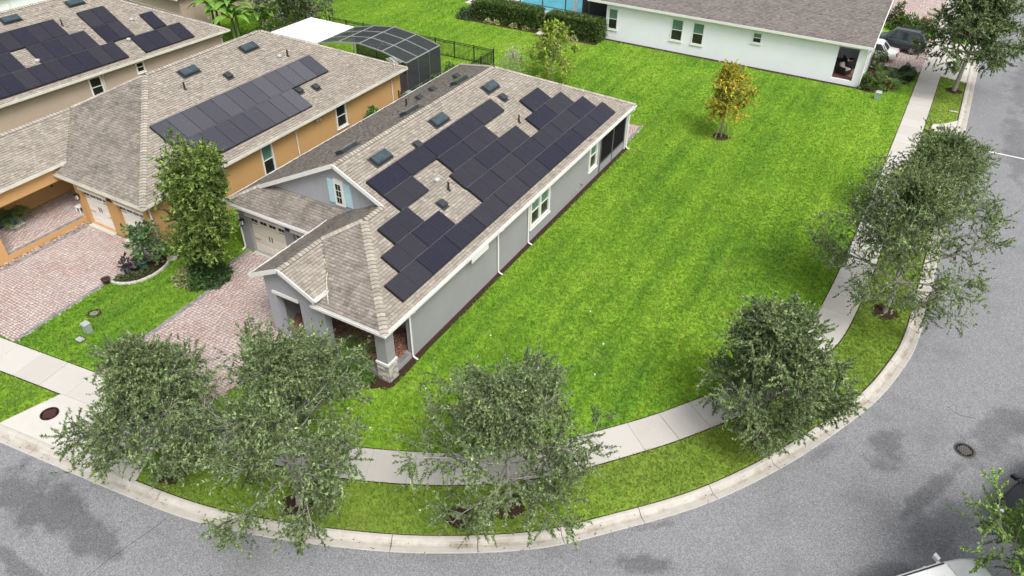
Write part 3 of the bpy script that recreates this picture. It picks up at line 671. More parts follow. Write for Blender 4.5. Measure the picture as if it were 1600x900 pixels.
dd=MB(); dd.box(-5.48,-4.47,1.28,1.33,.3,2.38); dd.box(-5.38,-4.57,1.26,1.28,.45,1.25); dd.box(-5.38,-4.57,1.26,1.28,1.4,2.25); fd=dd.build('front_door',M['darkbark'],HS); MB().box(-4.6,-4.56,1.20,1.26,1.2,1.5).build('handle',M['black'],fd)
pf=MB(); pf.box(-6.3,-.006,-1.70,1.28,-.1,.28); pf.build('porch_slab',M['stucco_grey'],HS)
pp=pavers('porch_paver',[(-6.2,-1.6),(-.2,-1.6),(-.2,1.15),(-6.2,1.15)],'paver_red',HS,.31)
border([(-3.4,-1.68),(-.05,-1.68)],HS,z=.315); border([(-.03,-1.6),(-.03,-.0)],HS,z=.316)
bm=MB(); bm.box(-3.45,.12,-1.75,-1.4,2.5,2.82); bm.box(-.22,.1,-1.4,0,2.5,2.82); bm.build('porch_beam',M['stucco_grey'],HS)
# corner column with stacked stone base
cl=MB(); cl.box(-.46,.08,-1.74,-1.2,1.02,2.5); col=cl.build('column',M['stucco_grey'],HS)
MB().box(-.52,.14,-1.80,-1.14,.92,1.03).build('column_cap',M['trim'],col)
MB().box(-.48,.10,-1.76,-1.18,-.1,.92).build('column_core',M['joint'],col)
def ledge(x0,x1,y0,y1,z0,z1,parent):
    z=z0; r=random.Random(9)
    while z<z1-.03:
        h=min(r.choice((.06,.085,.11)),z1-z)
        for side in range(4):
            L=(x1-x0) if side%2==0 else (y1-y0); u=0
            while u<L-.02:
                w=min(r.uniform(.14,.34),L-u); pr=r.uniform(.015,.055); mb=MB(); e=.006; t=r.random()
                if side==0: mb.box(x0+u+e,x0+u+w-e,y0-pr,y0+.02,z+e,z+h-e,0,t)
                elif side==1: mb.box(x1-.02,x1+pr,y0+u+e,y0+u+w-e,z+e,z+h-e,0,t)
                elif side==2: mb.box(x0+u+e,x0+u+w-e,y1-.02,y1+pr,z+e,z+h-e,0,t)
                else: mb.box(x0-pr,x0+.02,y0+u+e,y0+u+w-e,z+e,z+h-e,0,t)
                mb.build('stone',M['stonep'],parent,tones=True); u+=w
        z+=h
M['stonep']=pieces('stone_pieces',(.26,.23,.21),(.72,.69,.65),.1,bmp=.6)
ledge(-.48,.10,-1.76,-1.18,0,.92,col)
cl=MB(); cl.box(-3.45,-3.1,-1.74,-1.4,.3,2.5); cl.build('column',M['stucco_lilac'],HS)
# rear screened porch at the right-hand side
fr=MB()
for y in (19.62,21.5,23.42): fr.box(-.07,.03,y-.05,y+.05,0,2.82)
fr.box(-.06,.02,19.67,23.37,.55,.62); fr.box(-.06,.02,19.67,23.37,2.55,2.82)
lan=fr.build('lanai_frame',M['alu'],HS)
kk=MB(); kk.box(-.05,.01,19.67,23.37,.02,.54); kk.build('kick_panel',M['alu_light'],lan)
for y0,y1 in ((19.68,21.45),(21.55,23.36)): MB().box(-.025,-.015,y0,y1,.63,2.54).build('screen',M['screen_dense'],lan)
di=MB(); di.box(-4,-.3,19.5,19.6,0,2.8); di.box(-4.1,-4,19.6,23.6,0,2.8); di.build('lanai_wall',M['stucco_grey'],HS)
ps=MB(); ps.box(.02,.10,23.44,23.62,0,2.82); ps.build('corner_post',M['trim'],HS)
for y in (-.02,7.3,10.42,23.53): downspout(.0 if y<23 else .1,y,2.86,HS,(1,0),eave_off=.33)
downspout(-12.6,2.5,2.86,HS,(0,-1),eave_off=.33)
MB().box(.43,.455,4.3,5.75,2.62,2.98).build('gutter_splash_guard',M['trim'],HS)
ho=MB(); ho.tube([(.02,16.9,.55),(.14,16.9,.55),(.16,16.9,.45)],.025,6); ho.build('hose_tap',M['iron'],HS)
mt=MB(); mt.box(0,.05,16.4,16.5,.3,.42); mt.build('outlet_cover',M['vent'],HS)
# solar panels
PM=solar_mesh(2.15,1.052,M['solar_blue'],True); up=Vector((-1,0,.5)).normalized(); nrm=Vector((.5,0,1)).normalized()
rows=[[(-.15,10)],[(.92,2),(7.68,6)],[(1.98,1),(7.62,3),(15.25,2)],[(3.75,1),(8.02,2),(16.25,1)],[(3.75,5)]]
for r_,gs in enumerate(rows):
    x=-.07-.955*r_
    for y0,k in gs:
        for i in range(k): put_panel(PM,(x,y0-.06+2.175*i,zr(x)),(0,1,0),up,HS,.165)
        for q0,qk in (rows[r_-1] if r_ else ()):
            ya,yb=max(y0,q0),min(y0+2.175*k,q0+2.175*qk)
            if yb-ya>.3: rail((x,ya-.06,zr(x)),(x,yb-.06,zr(x)),HS,nrm,.142)
for y in (5.55,10.42,15.55): skylight((-5.38,y,zr(-5.38)),(0,1,0),up,HS)
upl=Vector((1,0,.5)).normalized()
for y in (5.5,10.6,15.4): skylight((-7.35,y,zl(-7.35)),(0,-1,0),upl,HS)
for x,y,k in ((-3.06,6.78,'cap'),(-2.45,6.84,'pipe'),(-2.08,5.74,'box'),(-3.0,14.7,'pipe'),(-4.5,15.5,'box'),(-4.9,7.9,'box')): vent((x,y,zr(x)),HS,k)
for x,y,k in ((-9.2,14,'box'),(-9.4,15.6,'box'),(-9.0,17.6,'box'),(-9.6,13.2,'pipe')): vent((x,y,zl(x)),HS,k)
ca=MB(); ca.tube([(-4.2,-.2,zd(-4.2)+.03),(-3.8,-.45,zd(-3.8)+.04),(-3.5,-.9,zd(-3.5)+.04),(-3.15,-1.3,3.5),(-2.75,-1.75,3.15)],.012,5); ca.build('roof_cable',M['trim'],HS)

# ------------------------------------------------------------------ the orange house
HO=thing('house','orange stucco house with twin white garage doors and weathered shingle roof','house',(-22.5,10.5,0))
qr=lambda x:3+.5*(-15.9-x); ql=lambda x:3+.5*(x+29.1); qf=lambda y:3+.5*(y+.44); qw=lambda x:3.4+.5*(-22.8-x)
OA=[(x,y,qr(x)) for x,y in ((-15.9,-.44),(-15.9,21.55),(-22.5,14.95),(-22.5,6.16))]
OF=[(x,y,qf(y)) for x,y in ((-15.9,-.44),(-22.5,6.16),(-25.55,3.11),(-22.7,.26),(-22.85,-.44))]
OWR=[(x,y,qw(x)) for x,y in ((-22.8,-5),(-22.8,.36),(-25.55,3.11),(-25.55,-2.25))]
OWF=[(-22.8,-5,3.4),(-25.55,-2.25,4.775),(-28.3,-5,3.4)]
OL=[(x,y,ql(x)) for x,y in ((-29.1,21.55),(-22.5,14.95),(-22.5,6.16),(-25.55,3.11),(-25.55,-2.25),(-28.3,-5),(-28.3,-.44),(-29.1,-.44))]
OB_=[(-29.1,21.55,3),(-15.9,21.55,3),(-22.5,14.95,6.3)]
ro=deck([OA,OF,OWR,OWF,OL,OB_],HO,M['joint'])
shingles([OA,OWR,OL,OB_],ro,'shingle',3); shingles([OF,OWF],ro,'shingle_moss',4)
caps([((-22.5,6.16,6.3),(-22.5,14.95,6.3)),((-15.9,-.44,3),(-22.5,6.16,6.3)),((-15.9,21.55,3),(-22.5,14.95,6.3)),((-29.1,21.55,3),(-22.5,14.95,6.3)),((-25.55,-2.25,4.775),(-25.55,3.11,4.775)),((-25.55,3.11,4.775),(-22.5,6.16,6.3)),((-22.8,-5,3.4),(-25.55,-2.25,4.775))],ro,'shingle')
gutter([(-15.9,-.5,3),(-15.9,21.55,3)],HO,'weather',(1,0)); gutter([(-22.85,-.44,3),(-15.78,-.44,3)],HO,'weather',(0,-1)); gutter([(-22.8,-5,3.4),(-22.8,.36,3.4)],HO,'weather',(1,0)); gutter([(-29.1,21.55,3),(-15.9,21.55,3)],HO,'weather',(0,1))
s=MB(); s.box(-16.3,-15.92,-.4,21.5,2.8,2.82); s.box(-22.3,-16.3,-.4,0,2.8,2.82); s.box(-29,-16.3,21.2,21.5,2.8,2.82); s.build('soffit',M['weather'],HO)
WR=((-16.3,-.1),(-16.3,21.2)); OR_=[(7.95,8.75,.75,2.55),(14.5,15.4,1.15,2.6)]
wall(*WR,2.82,HO,M['stucco_orange'],OR_); window(*WR,OR_[0],HO,fw=.06); window(*WR,OR_[1],HO,upper='glass',fw=.06)
wall((-16.3,21.2),(-28.7,21.2),2.82,HO,M['stucco_orange']); wall((-28.7,21.2),(-28.7,-4.6),2.82,HO,M['stucco_orange'])
WF=((-22.2,-.1),(-16.3,-.1)); OFo=[(.5,2.55,.05,2.15),(3.45,5.5,.05,2.15)]
wall(*WF,2.84,HO,M['stucco_orange'],OFo)
for o in OFo: garage_door(*WF,o,HO,M['whitedoor'])
lantern((-22.02,-.1,1.65),(0,-1),HO); lantern((-16.5,-.1,1.65),(0,-1),HO); plaque((-19.25,-.1,2.3),(0,-1),HO)
# side porch opening towards the drive
wall((-22.2,1.6),(-22.2,-.1),3.0,HO,M['stucco_orange'])
pb=MB(); pb.box(-23.25,-22.95,-4.8,1.4,2.45,3.22); pb.box(-23.3,-22.2,-.1,.1,2.6,2.95); pb.build('porch_beam',M['stucco_orange'],HO)
pb=MB(); pb.box(-22.75,-22.1,-5.2,-4.55,-.1,3.25); pb.build('porch_pier',M['stucco_orange'],HO)
pb=MB(); pb.box(-25.4,-22.1,-4.55,-.1,-.1,.33); pb.box(-25.4,-22.25,-.1,1.6,-.1,.33); pb.build('porch_slab',M['stucco_orange'],HO)
wall((-25.4,-4.8),(-25.4,1.6),3.3,HO,M['stucco_orange'],name='porch_wall'); wall((-25.4,1.6),(-22.2,1.6),3.3,HO,M['stucco_orange'],name='porch_wall')
pavers('porch_paver',[(-25.3,-4.55),(-22.35,-4.55),(-22.35,-.12),(-22.4,1.5),(-25.3,1.5)],'paver',HO,.36); border([(-22.14,-4.5),(-22.14,-.15)],HO,z=.365)
for z,y in ((1.4,.9),(1.0,.3),(1.35,-.5)): MB().box(-25.4,-25.36,y,y+.09,z,z+.13).build('outlet_cover',M['iron'],HO)
downspout(-16.3,.05,2.86,HO,(1,0),'weather',.33); downspout(-16.3,10.7,2.86,HO,(1,0),'weather',.33); downspout(-16.3,20.2,2.86,HO,(1,0),'weather',.33)
fl=MB(); fl.box(-16.3,-16.2,12.5,12.65,2.45,2.6); fl.obox((-16.12,12.45,2.5),(.08,0,-.04),(0,.07,0),(.03,0,.06)); fl.obox((-16.12,12.72,2.5),(.08,0,-.04),(0,.07,0),(.03,0,.06)); fl.build('flood_light',M['vent'],HO)
PG=solar_mesh(1.03,1.69,M['solar_grey'],False); nO=Vector((.5,0,1)).normalized()
for x,y0,k in ((-17.98,3.5,12),(-16.45,4.24,8)):
    for i in range(k): put_panel(PG,(x,y0+1.04*i,qr(x)),(0,1,0),up,HO,.15)
    rail((x-1.52,y0,qr(x-1.52)),(x-1.52,y0+1.04*k,qr(x-1.52)),HO,nO,.13)
for y in (8.35,13.05): skylight((-21.6,y,qr(-21.6)),(0,1,0),up,HO)
for x,y,k in ((-20.22,14.17,'cap'),(-20.1,14.75,'pipe'),(-20.39,10.07,'box'),(-20.75,7.18,'pipe'),(-17.41,14.1,'box'),(-17.68,12.9,'box')): vent((x,y,qr(x)),HO,k)
an=MB(); b0=Vector((-16.2,20.6,3.2)); an.tube([b0,b0+Vector((0,0,.5))],.02,6); an.tube([b0+Vector((-.6,.3,.5)),b0+Vector((.6,-.3,.5))],.015,5)
for k in range(7): c=b0+Vector((-.55+.18*k,.275-.09*k,.5)); an.tube([c+Vector((-.16,-.3,-.02)),c+Vector((.16,.3,.04))],.010,4)
an.build('antenna',M['trim'],HO)
# pool cage behind the orange house
PC=thing('pool_cage','dark screened pool enclosure with arched roof behind the orange house','enclosure',(-20.5,24.3,0))
XS=[-16.45,-18.55,-20.6,-22.6,-24.6]; ZS=[2.95,3.4,3.6,3.35,2.9]; YS=[22.25,23.65,25.05,26.45]
f=MB()
for y in YS:
    for i in range(4): f.bar((XS[i],y,ZS[i]),(XS[i+1],y,ZS[i+1]),.045,.08)
for x,z in zip(XS,ZS):
    f.bar((x,YS[0],z+.002),(x,YS[-1],z+.002),.045,.075)
f.build('roof_beam',M['alu_light'],PC)
f=MB()
for y in YS: f.box(XS[0]-.03,XS[0]+.03,y-.03,y+.03,0,2.93)
for x,z in list(zip(XS,ZS))[1:]: f.box(x-.03,x+.03,YS[-1]-.03,YS[-1]+.03,0,z-.02)
for z in (.9,): f.bar((XS[0],YS[0],z),(XS[0],YS[-1],z),.05,.05); f.bar((XS[0],YS[-1],z),(XS[-1],YS[-1],z),.05,.05)
f.build('post',M['alu'],PC)
for i in range(4):
    for a,b in zip(YS[:-1],YS[1:]):
        m=MB(); m.face([(XS[i],a,ZS[i]),(XS[i],b,ZS[i]),(XS[i+1],b,ZS[i+1]),(XS[i+1],a,ZS[i+1])]); m.build('screen',M['screen'],PC)
    m=MB(); m.face([(XS[i],YS[-1],0),(XS[i+1],YS[-1],0),(XS[i+1],YS[-1],ZS[i+1]),(XS[i],YS[-1],ZS[i])]); m.build('screen',M['screen'],PC)
for a,b in zip(YS[:-1],YS[1:]):
    m=MB(); m.face([(XS[0],a,0),(XS[0],b,0),(XS[0],b,2.95),(XS[0],a,2.95)]); m.build('screen',M['screen'],PC)
MB().box(-24.8,-16.3,21.4,26.6,-.1,.06).build('deck',M['joint'],PC)
fn=MB(); fn.tube([(-20.2,24.2,3.0),(-20.2,24.2,3.5)],.02,6); 
for k in range(4): a=k*math.pi/2+.4; fn.obox((-20.2+.5*math.cos(a),24.2+.5*math.sin(a),3.0),(.42*math.cos(a),.42*math.sin(a),0),(-.06*math.sin(a),.06*math.cos(a),.01),(0,0,.008))
fn.build('ceiling_fan',M['trim'],PC)
WRF=thing('patio_roof','flat white patio roof panel beside the pool enclosure','roof',(-27,24.5,0))
MB().hexa([(-29.4,22.2,2.78),(-24.75,22.2,2.78),(-24.75,26.75,2.70),(-29.4,26.75,2.70)],[(-29.4,22.2,2.9),(-24.75,22.2,2.9),(-24.75,26.75,2.82),(-29.4,26.75,2.82)]).build('roof_panel',M['whiteroof'],WRF)
for x in (-29.2,-24.95): MB().box(x-.05,x+.05,26.5,26.6,0,2.7).build('post',M['trim'],WRF)
# black metal fence: each panel a thing with its pickets
def fence(name,a,b,label,h=1.4,grp=None):
    a,b=Vector((*a,0)),Vector((*b,0)); F=thing(name,label,'fence',tuple(a),group=grp); L=(b-a).length; d=(b-a)/L
    for z in (.12,h-.16,h-.03): MB().bar(a+Vector((0,0,z)),b+Vector((0,0,z)),.03,.04).build('fence_rail',M['black'],F)
    k=max(1,round(L/1.85))
    for i in range(k+1): p=a+d*(L*i/k); MB().box(p.x-.035,p.x+.035,p.y-.035,p.y+.035,0,h+.06).build('fence_post',M['black'],F)
    n=int(L/.12); me=None
    for i in range(n):
        p=a+d*(L*(i+.5)/n)
        if me is None: me=MB().box(-.011,.011,-.011,.011,.05,h).mesh('picket',mats=[M['black']])
        o=bpy.data.objects.new('picket',me); link(o,F,p-a)
    return F
fence('metal_fence',(-31.4,31.0),(-14.8,31.55),'long black picket fence along the back lawn behind the pool enclosure',grp='black metal fences')
fence('metal_fence',(-14.8,31.5),(-14.8,25.8),'short black picket fence returning from the back corner to the grey house',grp='black metal fences')
fence('metal_fence',(-16.3,20.9),(-13.0,20.9),'black picket fence closing the gap between orange and grey houses',grp='black metal fences')

# ------------------------------------------------------------------ the tan house (turned a little along the bend)
HT=thing('house','tan stucco house at the left edge with many dark solar panels','house',(-33.68,3.24,0),R(-4),local=True)
tz=lambda x:3-.5*x
TA=[(x,y,tz(x)) for x,y in ((0,-9),(0,17.55),(-6.6,10.95),(-6.6,-2.4))]
TB=[(0,17.55,3),(-13.2,17.55,3),(-6.6,10.95,6.3)]; TL=[(-13.2,-9,3),(-13.2,17.55,3),(-6.6,10.95,6.3),(-6.6,-2.4,6.3)]; TF=[(0,-9,3),(-13.2,-9,3),(-6.6,-2.4,6.3)]
rt=deck([TA,TB,TL,TF],HT,M['joint']); shingles([TA,TB,TL,TF],rt,'shingle',6)
caps([((-6.6,-2.4,6.3),(-6.6,10.95,6.3)),((0,17.55,3),(-6.6,10.95,6.3)),((-13.2,17.55,3),(-6.6,10.95,6.3)),((0,-9,3),(-6.6,-2.4,6.3))],rt,'shingle')
gutter([(0,-9,3),(0,17.55,3)],HT,'weather',(1,0)); gutter([(-13.2,17.55,3),(0.1,17.55,3)],HT,'weather',(0,1))
MB().box(-.4,-.02,-8.9,17.5,2.8,2.82).build('soffit',M['weather'],HT)
WT=((-.4,-8.6),(-.4,17.15)); OT=[(14.6,15.4,1.3,2.6),(18.2,18.75,1.95,2.6)]
wall(*WT,2.82,HT,M['stucco_tan'],OT)
for o in OT: window(*WT,o,HT,upper='glass',fw=.07)
wall((-.4,17.15),(-12.8,17.15),2.82,HT,M['stucco_tan']); wall((-12.8,17.15),(-12.8,-8.6),2.82,HT,M['stucco_tan']); wall((-12.8,-8.6),(-.4,-8.6),2.82,HT,M['stucco_tan'])
downspout(-.4,6.95,2.86,HT,(1,0),'weather',.33); downspout(-.4,17.0,2.86,HT,(1,0),'weather',.33)
PTn=solar_mesh(1.02,1.66,M['solar_blue'],False)
for x,y0,k in ((-.30,-1.14,10),(-.22,10.5,4),(-1.82,-1.13,4),(-1.82,4.08,4),(-1.82,8.87,2),(-1.82,12.58,1),(-3.37,-1.13,8),(-3.37,8.87,2)):
    for i in range(k): put_panel(PTn,(x,y0+1.037*i,tz(x)),(0,1,0),up,HT,.15)
    rail((x-1.5,y0,tz(x-1.5)),(x-1.5,y0+1.037*k,tz(x-1.5)),HT,nO,.13)
for y in (4.9,9.5): skylight((-5.78,y,tz(-5.78)),(0,1,0),up,HT)
for x,y,k in ((-3.1,11.8,'cap'),(-4.3,7.4,'pipe'),(-2.1,4.0,'cap'),(-1.6,10.3,'cap')): vent((x,y,tz(x)),HT,k)

# ------------------------------------------------------------------ white house across the lawn
HW=thing('house','long white stucco house with brown roof at the top right','house',(1,46,0))
we=3.3; wz=lambda y:we+.5*(y-42.05)
WA=[(x,y,wz(y)) for x,y in ((-11.6,42.05),(11.85,42.05),(11.85,48.1),(8.9,48.1),(8.9,49.6),(-11.6,49.6))]
WB=[(x,y,wz(49.6)-.5*(y-49.6)) for x,y in ((-11.6,57.1),(8.9,57.1),(8.9,49.6),(-11.6,49.6))]
rw=deck([WA,WB],HW,M['joint']); shingles([WA,WB],rw,'shingle_brown',8)
caps([((-11.6,49.6,wz(49.6)),(8.9,49.6,wz(49.6)))],rw,'shingle_brown')
fa=MB(); fa.box(-11.6,11.9,41.98,42.06,we-.2,we-.01); fa.build('fascia',M['trim'],HW)
rake((11.88,42.0,we),(11.88,48.1,wz(48.1)),HW); rake((8.93,49.6,wz(49.6)),(8.93,57.1,we),HW)
MB().box(-11.5,11.5,42.06,42.5,we-.2,we-.18).build('soffit',M['trim'],HW)
WW=((-9.9,42.45),(11.5,42.45)); OWW=[(.25,1.05,.95,2.65),(6.0,6.95,1.0,2.7),(7.85,8.75,1.0,2.7),(12.8,13.45,2.0,2.75),(19.35,20.85,.38,2.85)]
wall(*WW,3.12,HW,M['stucco_white'],OWW)
for o in OWW[:4]: window(*WW,o,HW,fw=.07)
wall((11.5,42.45),(11.5,47.6),3.12,HW,M['stucco_white'],[(.5,2.6,.38,2.6)]); wall((11.5,47.6),(8.5,47.6),4.6,HW,M['stucco_white']); wall((8.5,47.6),(8.5,56.6),3.12,HW,M['stucco_white'],[(2,7,.02,2.2)]); garage_door((8.5,47.6),(8.5,56.6),(2,7,.02,2.2),HW,M['whitedoor'])
g_=MB(); A=[(11.5,42.45,3.12),(11.5,47.6,3.12),(11.5,47.6,5.9),(11.5,42.5,3.4)]; g_.hexa(A,[(a-.2,b,c) for a,b,c in A]); g_.build('gable_wall',M['stucco_white'],HW)
g_=MB(); A=[(8.5,47.7,3.12),(8.5,56.6,3.12),(8.5,49.6,6.8),(8.5,47.7,6.0)]; g_.hexa(A,[(a-.2,b,c) for a,b,c in A]); g_.build('gable_wall',M['stucco_white'],HW)
wall((-9.9,47.5),(-9.9,42.45),3.12,HW,M['stucco_white'])
wi=MB(); wi.box(8.6,8.8,42.65,47.6,0,3.1); wi.box(8.8,11.3,47.4,47.6,0,3.1); wi.build('porch_wall',M['stucco_white'],HW)
MB().box(8.8,11.3,42.65,47.4,-.05,.32).build('porch_slab',M['joint'],HW); pavers('porch_paver',[(8.85,42.7),(11.25,42.7),(11.25,47.35),(8.85,47.35)],'paver_red',HW,.345)
MB().box(8.8,8.86,44.2,45.2,.4,2.5).build('front_door',M['glass'],HW)
downspout(11.5,42.3,3.05,HW,(1,0),'trim',.2); downspout(11.5,47.4,3.05,HW,(1,0),'trim',.2)
skylight((8.6,46.4,wz(46.4)),(1,0,0),Vector((0,1,.5)),HW); vent((5.5,46.3,wz(46.3)),HW,'pipe'); vent((-3,46,wz(46)),HW,'cap')
# screened lanai and pool at its left end
LN=thing('pool_lanai','screened lanai with bright blue pool behind the clipped hedges','lanai',(-16,49,0))
MB().box(-26,-9.95,44.6,57,-.1,.05).build('deck',M['concrete'],LN)
MB().box(-21.5,-14.3,46.6,54,.03,.062).build('pool_water',M['water'],LN)
f=MB()
for x in (-10.2,-12.6,-15.0,-17.4,-19.8,-22.2): f.box(x-.05,x+.05,44.7,44.8,.05,2.8)
for z in (1.0,2.75): f.box(-22.2,-10.2,44.71,44.79,z,z+.07)
f.build('lanai_frame',M['alu'],LN)
MB().box(-14.4,-14.15,45.2,45.4,.05,3.2).build('column',M['trim'],LN)
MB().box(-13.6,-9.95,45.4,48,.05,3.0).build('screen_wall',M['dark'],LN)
for x0 in (-12.6,-15.0,-17.4,-19.8,-22.2): MB().box(x0+.05,x0+2.35,44.74,44.76,1.08,2.74).build('screen',screen('lanai_screen',(.05,.05,.05),.10) if 'lscr' not in M else M['lscr'],LN)

# far houses behind the tan one: only a strip of wall and roof shows
HF=thing('house','white house wall with green window behind the tan roof ridge','house',(-58,20,0))
MB().box(-66,-54.5,6,30,-.1,3.3).build('wall',M['stucco_white'],HF)
window((-54.5,6),(-54.5,30),(9.3,10.6,1.2,2.7),HF); 
FA=[(-54.1,5.6,3.3),(-54.1,30.4,3.3),(-60.2,24.3,6.3),(-60.2,11.7,6.3)]; FB=[(-66.4,5.6,3.3),(-66.4,30.4,3.3),(-60.2,24.3,6.3),(-60.2,11.7,6.3)]; FC=[(-54.1,5.6,3.3),(-66.4,5.6,3.3),(-60.2,11.7,6.3)]; FD=[(-54.1,30.4,3.3),(-66.4,30.4,3.3),(-60.2,24.3,6.3)]
rf=deck([FA,FB,FC,FD],HF,M['joint']); shingles([FA,FC],rf,'shingle',11,exp=.2,wid=(.25,.45)); shingles([FB,FD],rf,'shingle',12,exp=.2,wid=(.25,.45))
HN=thing('house','grey roofed house behind the banana plants at the top edge','house',(-48,30,0))
MB().box(-54,-42.4,24.4,38,-.1,2.9).build('wall',M['stucco_tan'],HN)
NA=[(-42,24,3),(-42,38.4,3),(-48.2,32.2,6.1),(-48.2,30.2,6.1)]; NB=[(-54.4,24,3),(-42,24,3),(-48.2,30.2,6.1)]; NC=[(-54.4,24,3),(-54.4,38.4,3),(-48.2,32.2,6.1),(-48.2,30.2,6.1)]; ND=[(-54.4,38.4,3),(-42,38.4,3),(-48.2,32.2,6.1)]
rn=deck([NA,NB,NC,ND],HN,M['joint']); shingles([NA,NB,NC,ND],rn,'shingle_brown',13,exp=.2,wid=(.25,.45))
gutter([(-54.4,24,3),(-42,24,3)],HN,'weather',(0,-1))

# ------------------------------------------------------------------ vegetation
def tints(pal,n,r,spread=.25):
    pal=np.array(pal); c=pal[r.integers(0,len(pal),n)]*np.exp(r.normal(0,spread,n))[:,None]; return np.clip(c,0,1)
def leaf_arrays(P,D,L,Wd,r,upb=1.3):
    n=len(P); D=D/(np.linalg.norm(D,axis=1)[:,None]+1e-9)
    U=r.normal(0,1,(n,3)); U[:,2]+=upb*2; S=np.cross(D,U); S/=np.linalg.norm(S,axis=1)[:,None]+1e-9
    L=L*r.uniform(.7,1.3,n)[:,None]; Wd=Wd*r.uniform(.7,1.2,n)[:,None]
    V=np.stack([P,P+D*L*.5+S*Wd,P+D*L,P+D*L*.5-S*Wd],1).reshape(-1,3); F=np.arange(4*n).reshape(-1,4); return V,F
def leaf_tris(P,D,L,Wd,r,upb=1.3):
    n=len(P); D=D/(np.linalg.norm(D,axis=1)[:,None]+1e-9)
    U=r.normal(0,1,(n,3)); U[:,2]+=upb*2; S=np.cross(D,U); S/=np.linalg.norm(S,axis=1)[:,None]+1e-9
    L=L*r.uniform(.7,1.35,n)[:,None]; Wd=Wd*r.uniform(.7,1.25,n)[:,None]
    V=np.stack([P-D*L*.1-S*Wd,P+D*L*.15+S*Wd,P+D*L],1).reshape(-1,3); return V,np.arange(3*n).reshape(-1,3)
class Wood:
    def __init__(s): s.V=[];s.F=[];s.n=0
    def tube(s,P,r0,r1,k=3):
        P=np.asarray(P,float); n=len(P); T=np.gradient(P,axis=0); T/=np.linalg.norm(T,axis=1)[:,None]+1e-9
        a=np.where(np.abs(T[:,2:3])>.9,[[1.,0,0]],[[0,0,1.]]); U=np.cross(T,a); U/=np.linalg.norm(U,axis=1)[:,None]+1e-9; W=np.cross(T,U)
        rr=np.linspace(r0,r1,n)[:,None,None]; an=np.arange(k)*2*np.pi/k
        ring=P[:,None]+rr*(U[:,None]*np.cos(an)[None,:,None]+W[:,None]*np.sin(an)[None,:,None])
        i=np.arange(n-1)[:,None]*k; j=np.arange(k)[None]; f=np.stack([i+j,i+(j+1)%k,i+k+(j+1)%k,i+k+j],-1).reshape(-1,4)+s.n
        s.V.append(ring.reshape(-1,3)); s.F.append(f); s.n+=n*k
    def mesh(s,name,mat): return np_mesh(name,np.concatenate(s.V),np.concatenate(s.F),mat,smooth=True)
def curve(p,d,L,n,r,wob=.12,bend=(0,0,0)):
    o=[p]; d=d/np.linalg.norm(d); st=L/(n-1); b=np.array(bend)
    for i in range(n-1):
        d=d+r.normal(0,wob,3)+b/(n-1); d=d/np.linalg.norm(d); p=p+d*st; o.append(p)
    return np.array(o)
OAK=[(.19,.235,.115),(.050,.078,.030),(.085,.125,.050),(.105,.150,.060),(.130,.175,.075),(.068,.100,.043),(.165,.210,.100),(.185,.240,.090)]
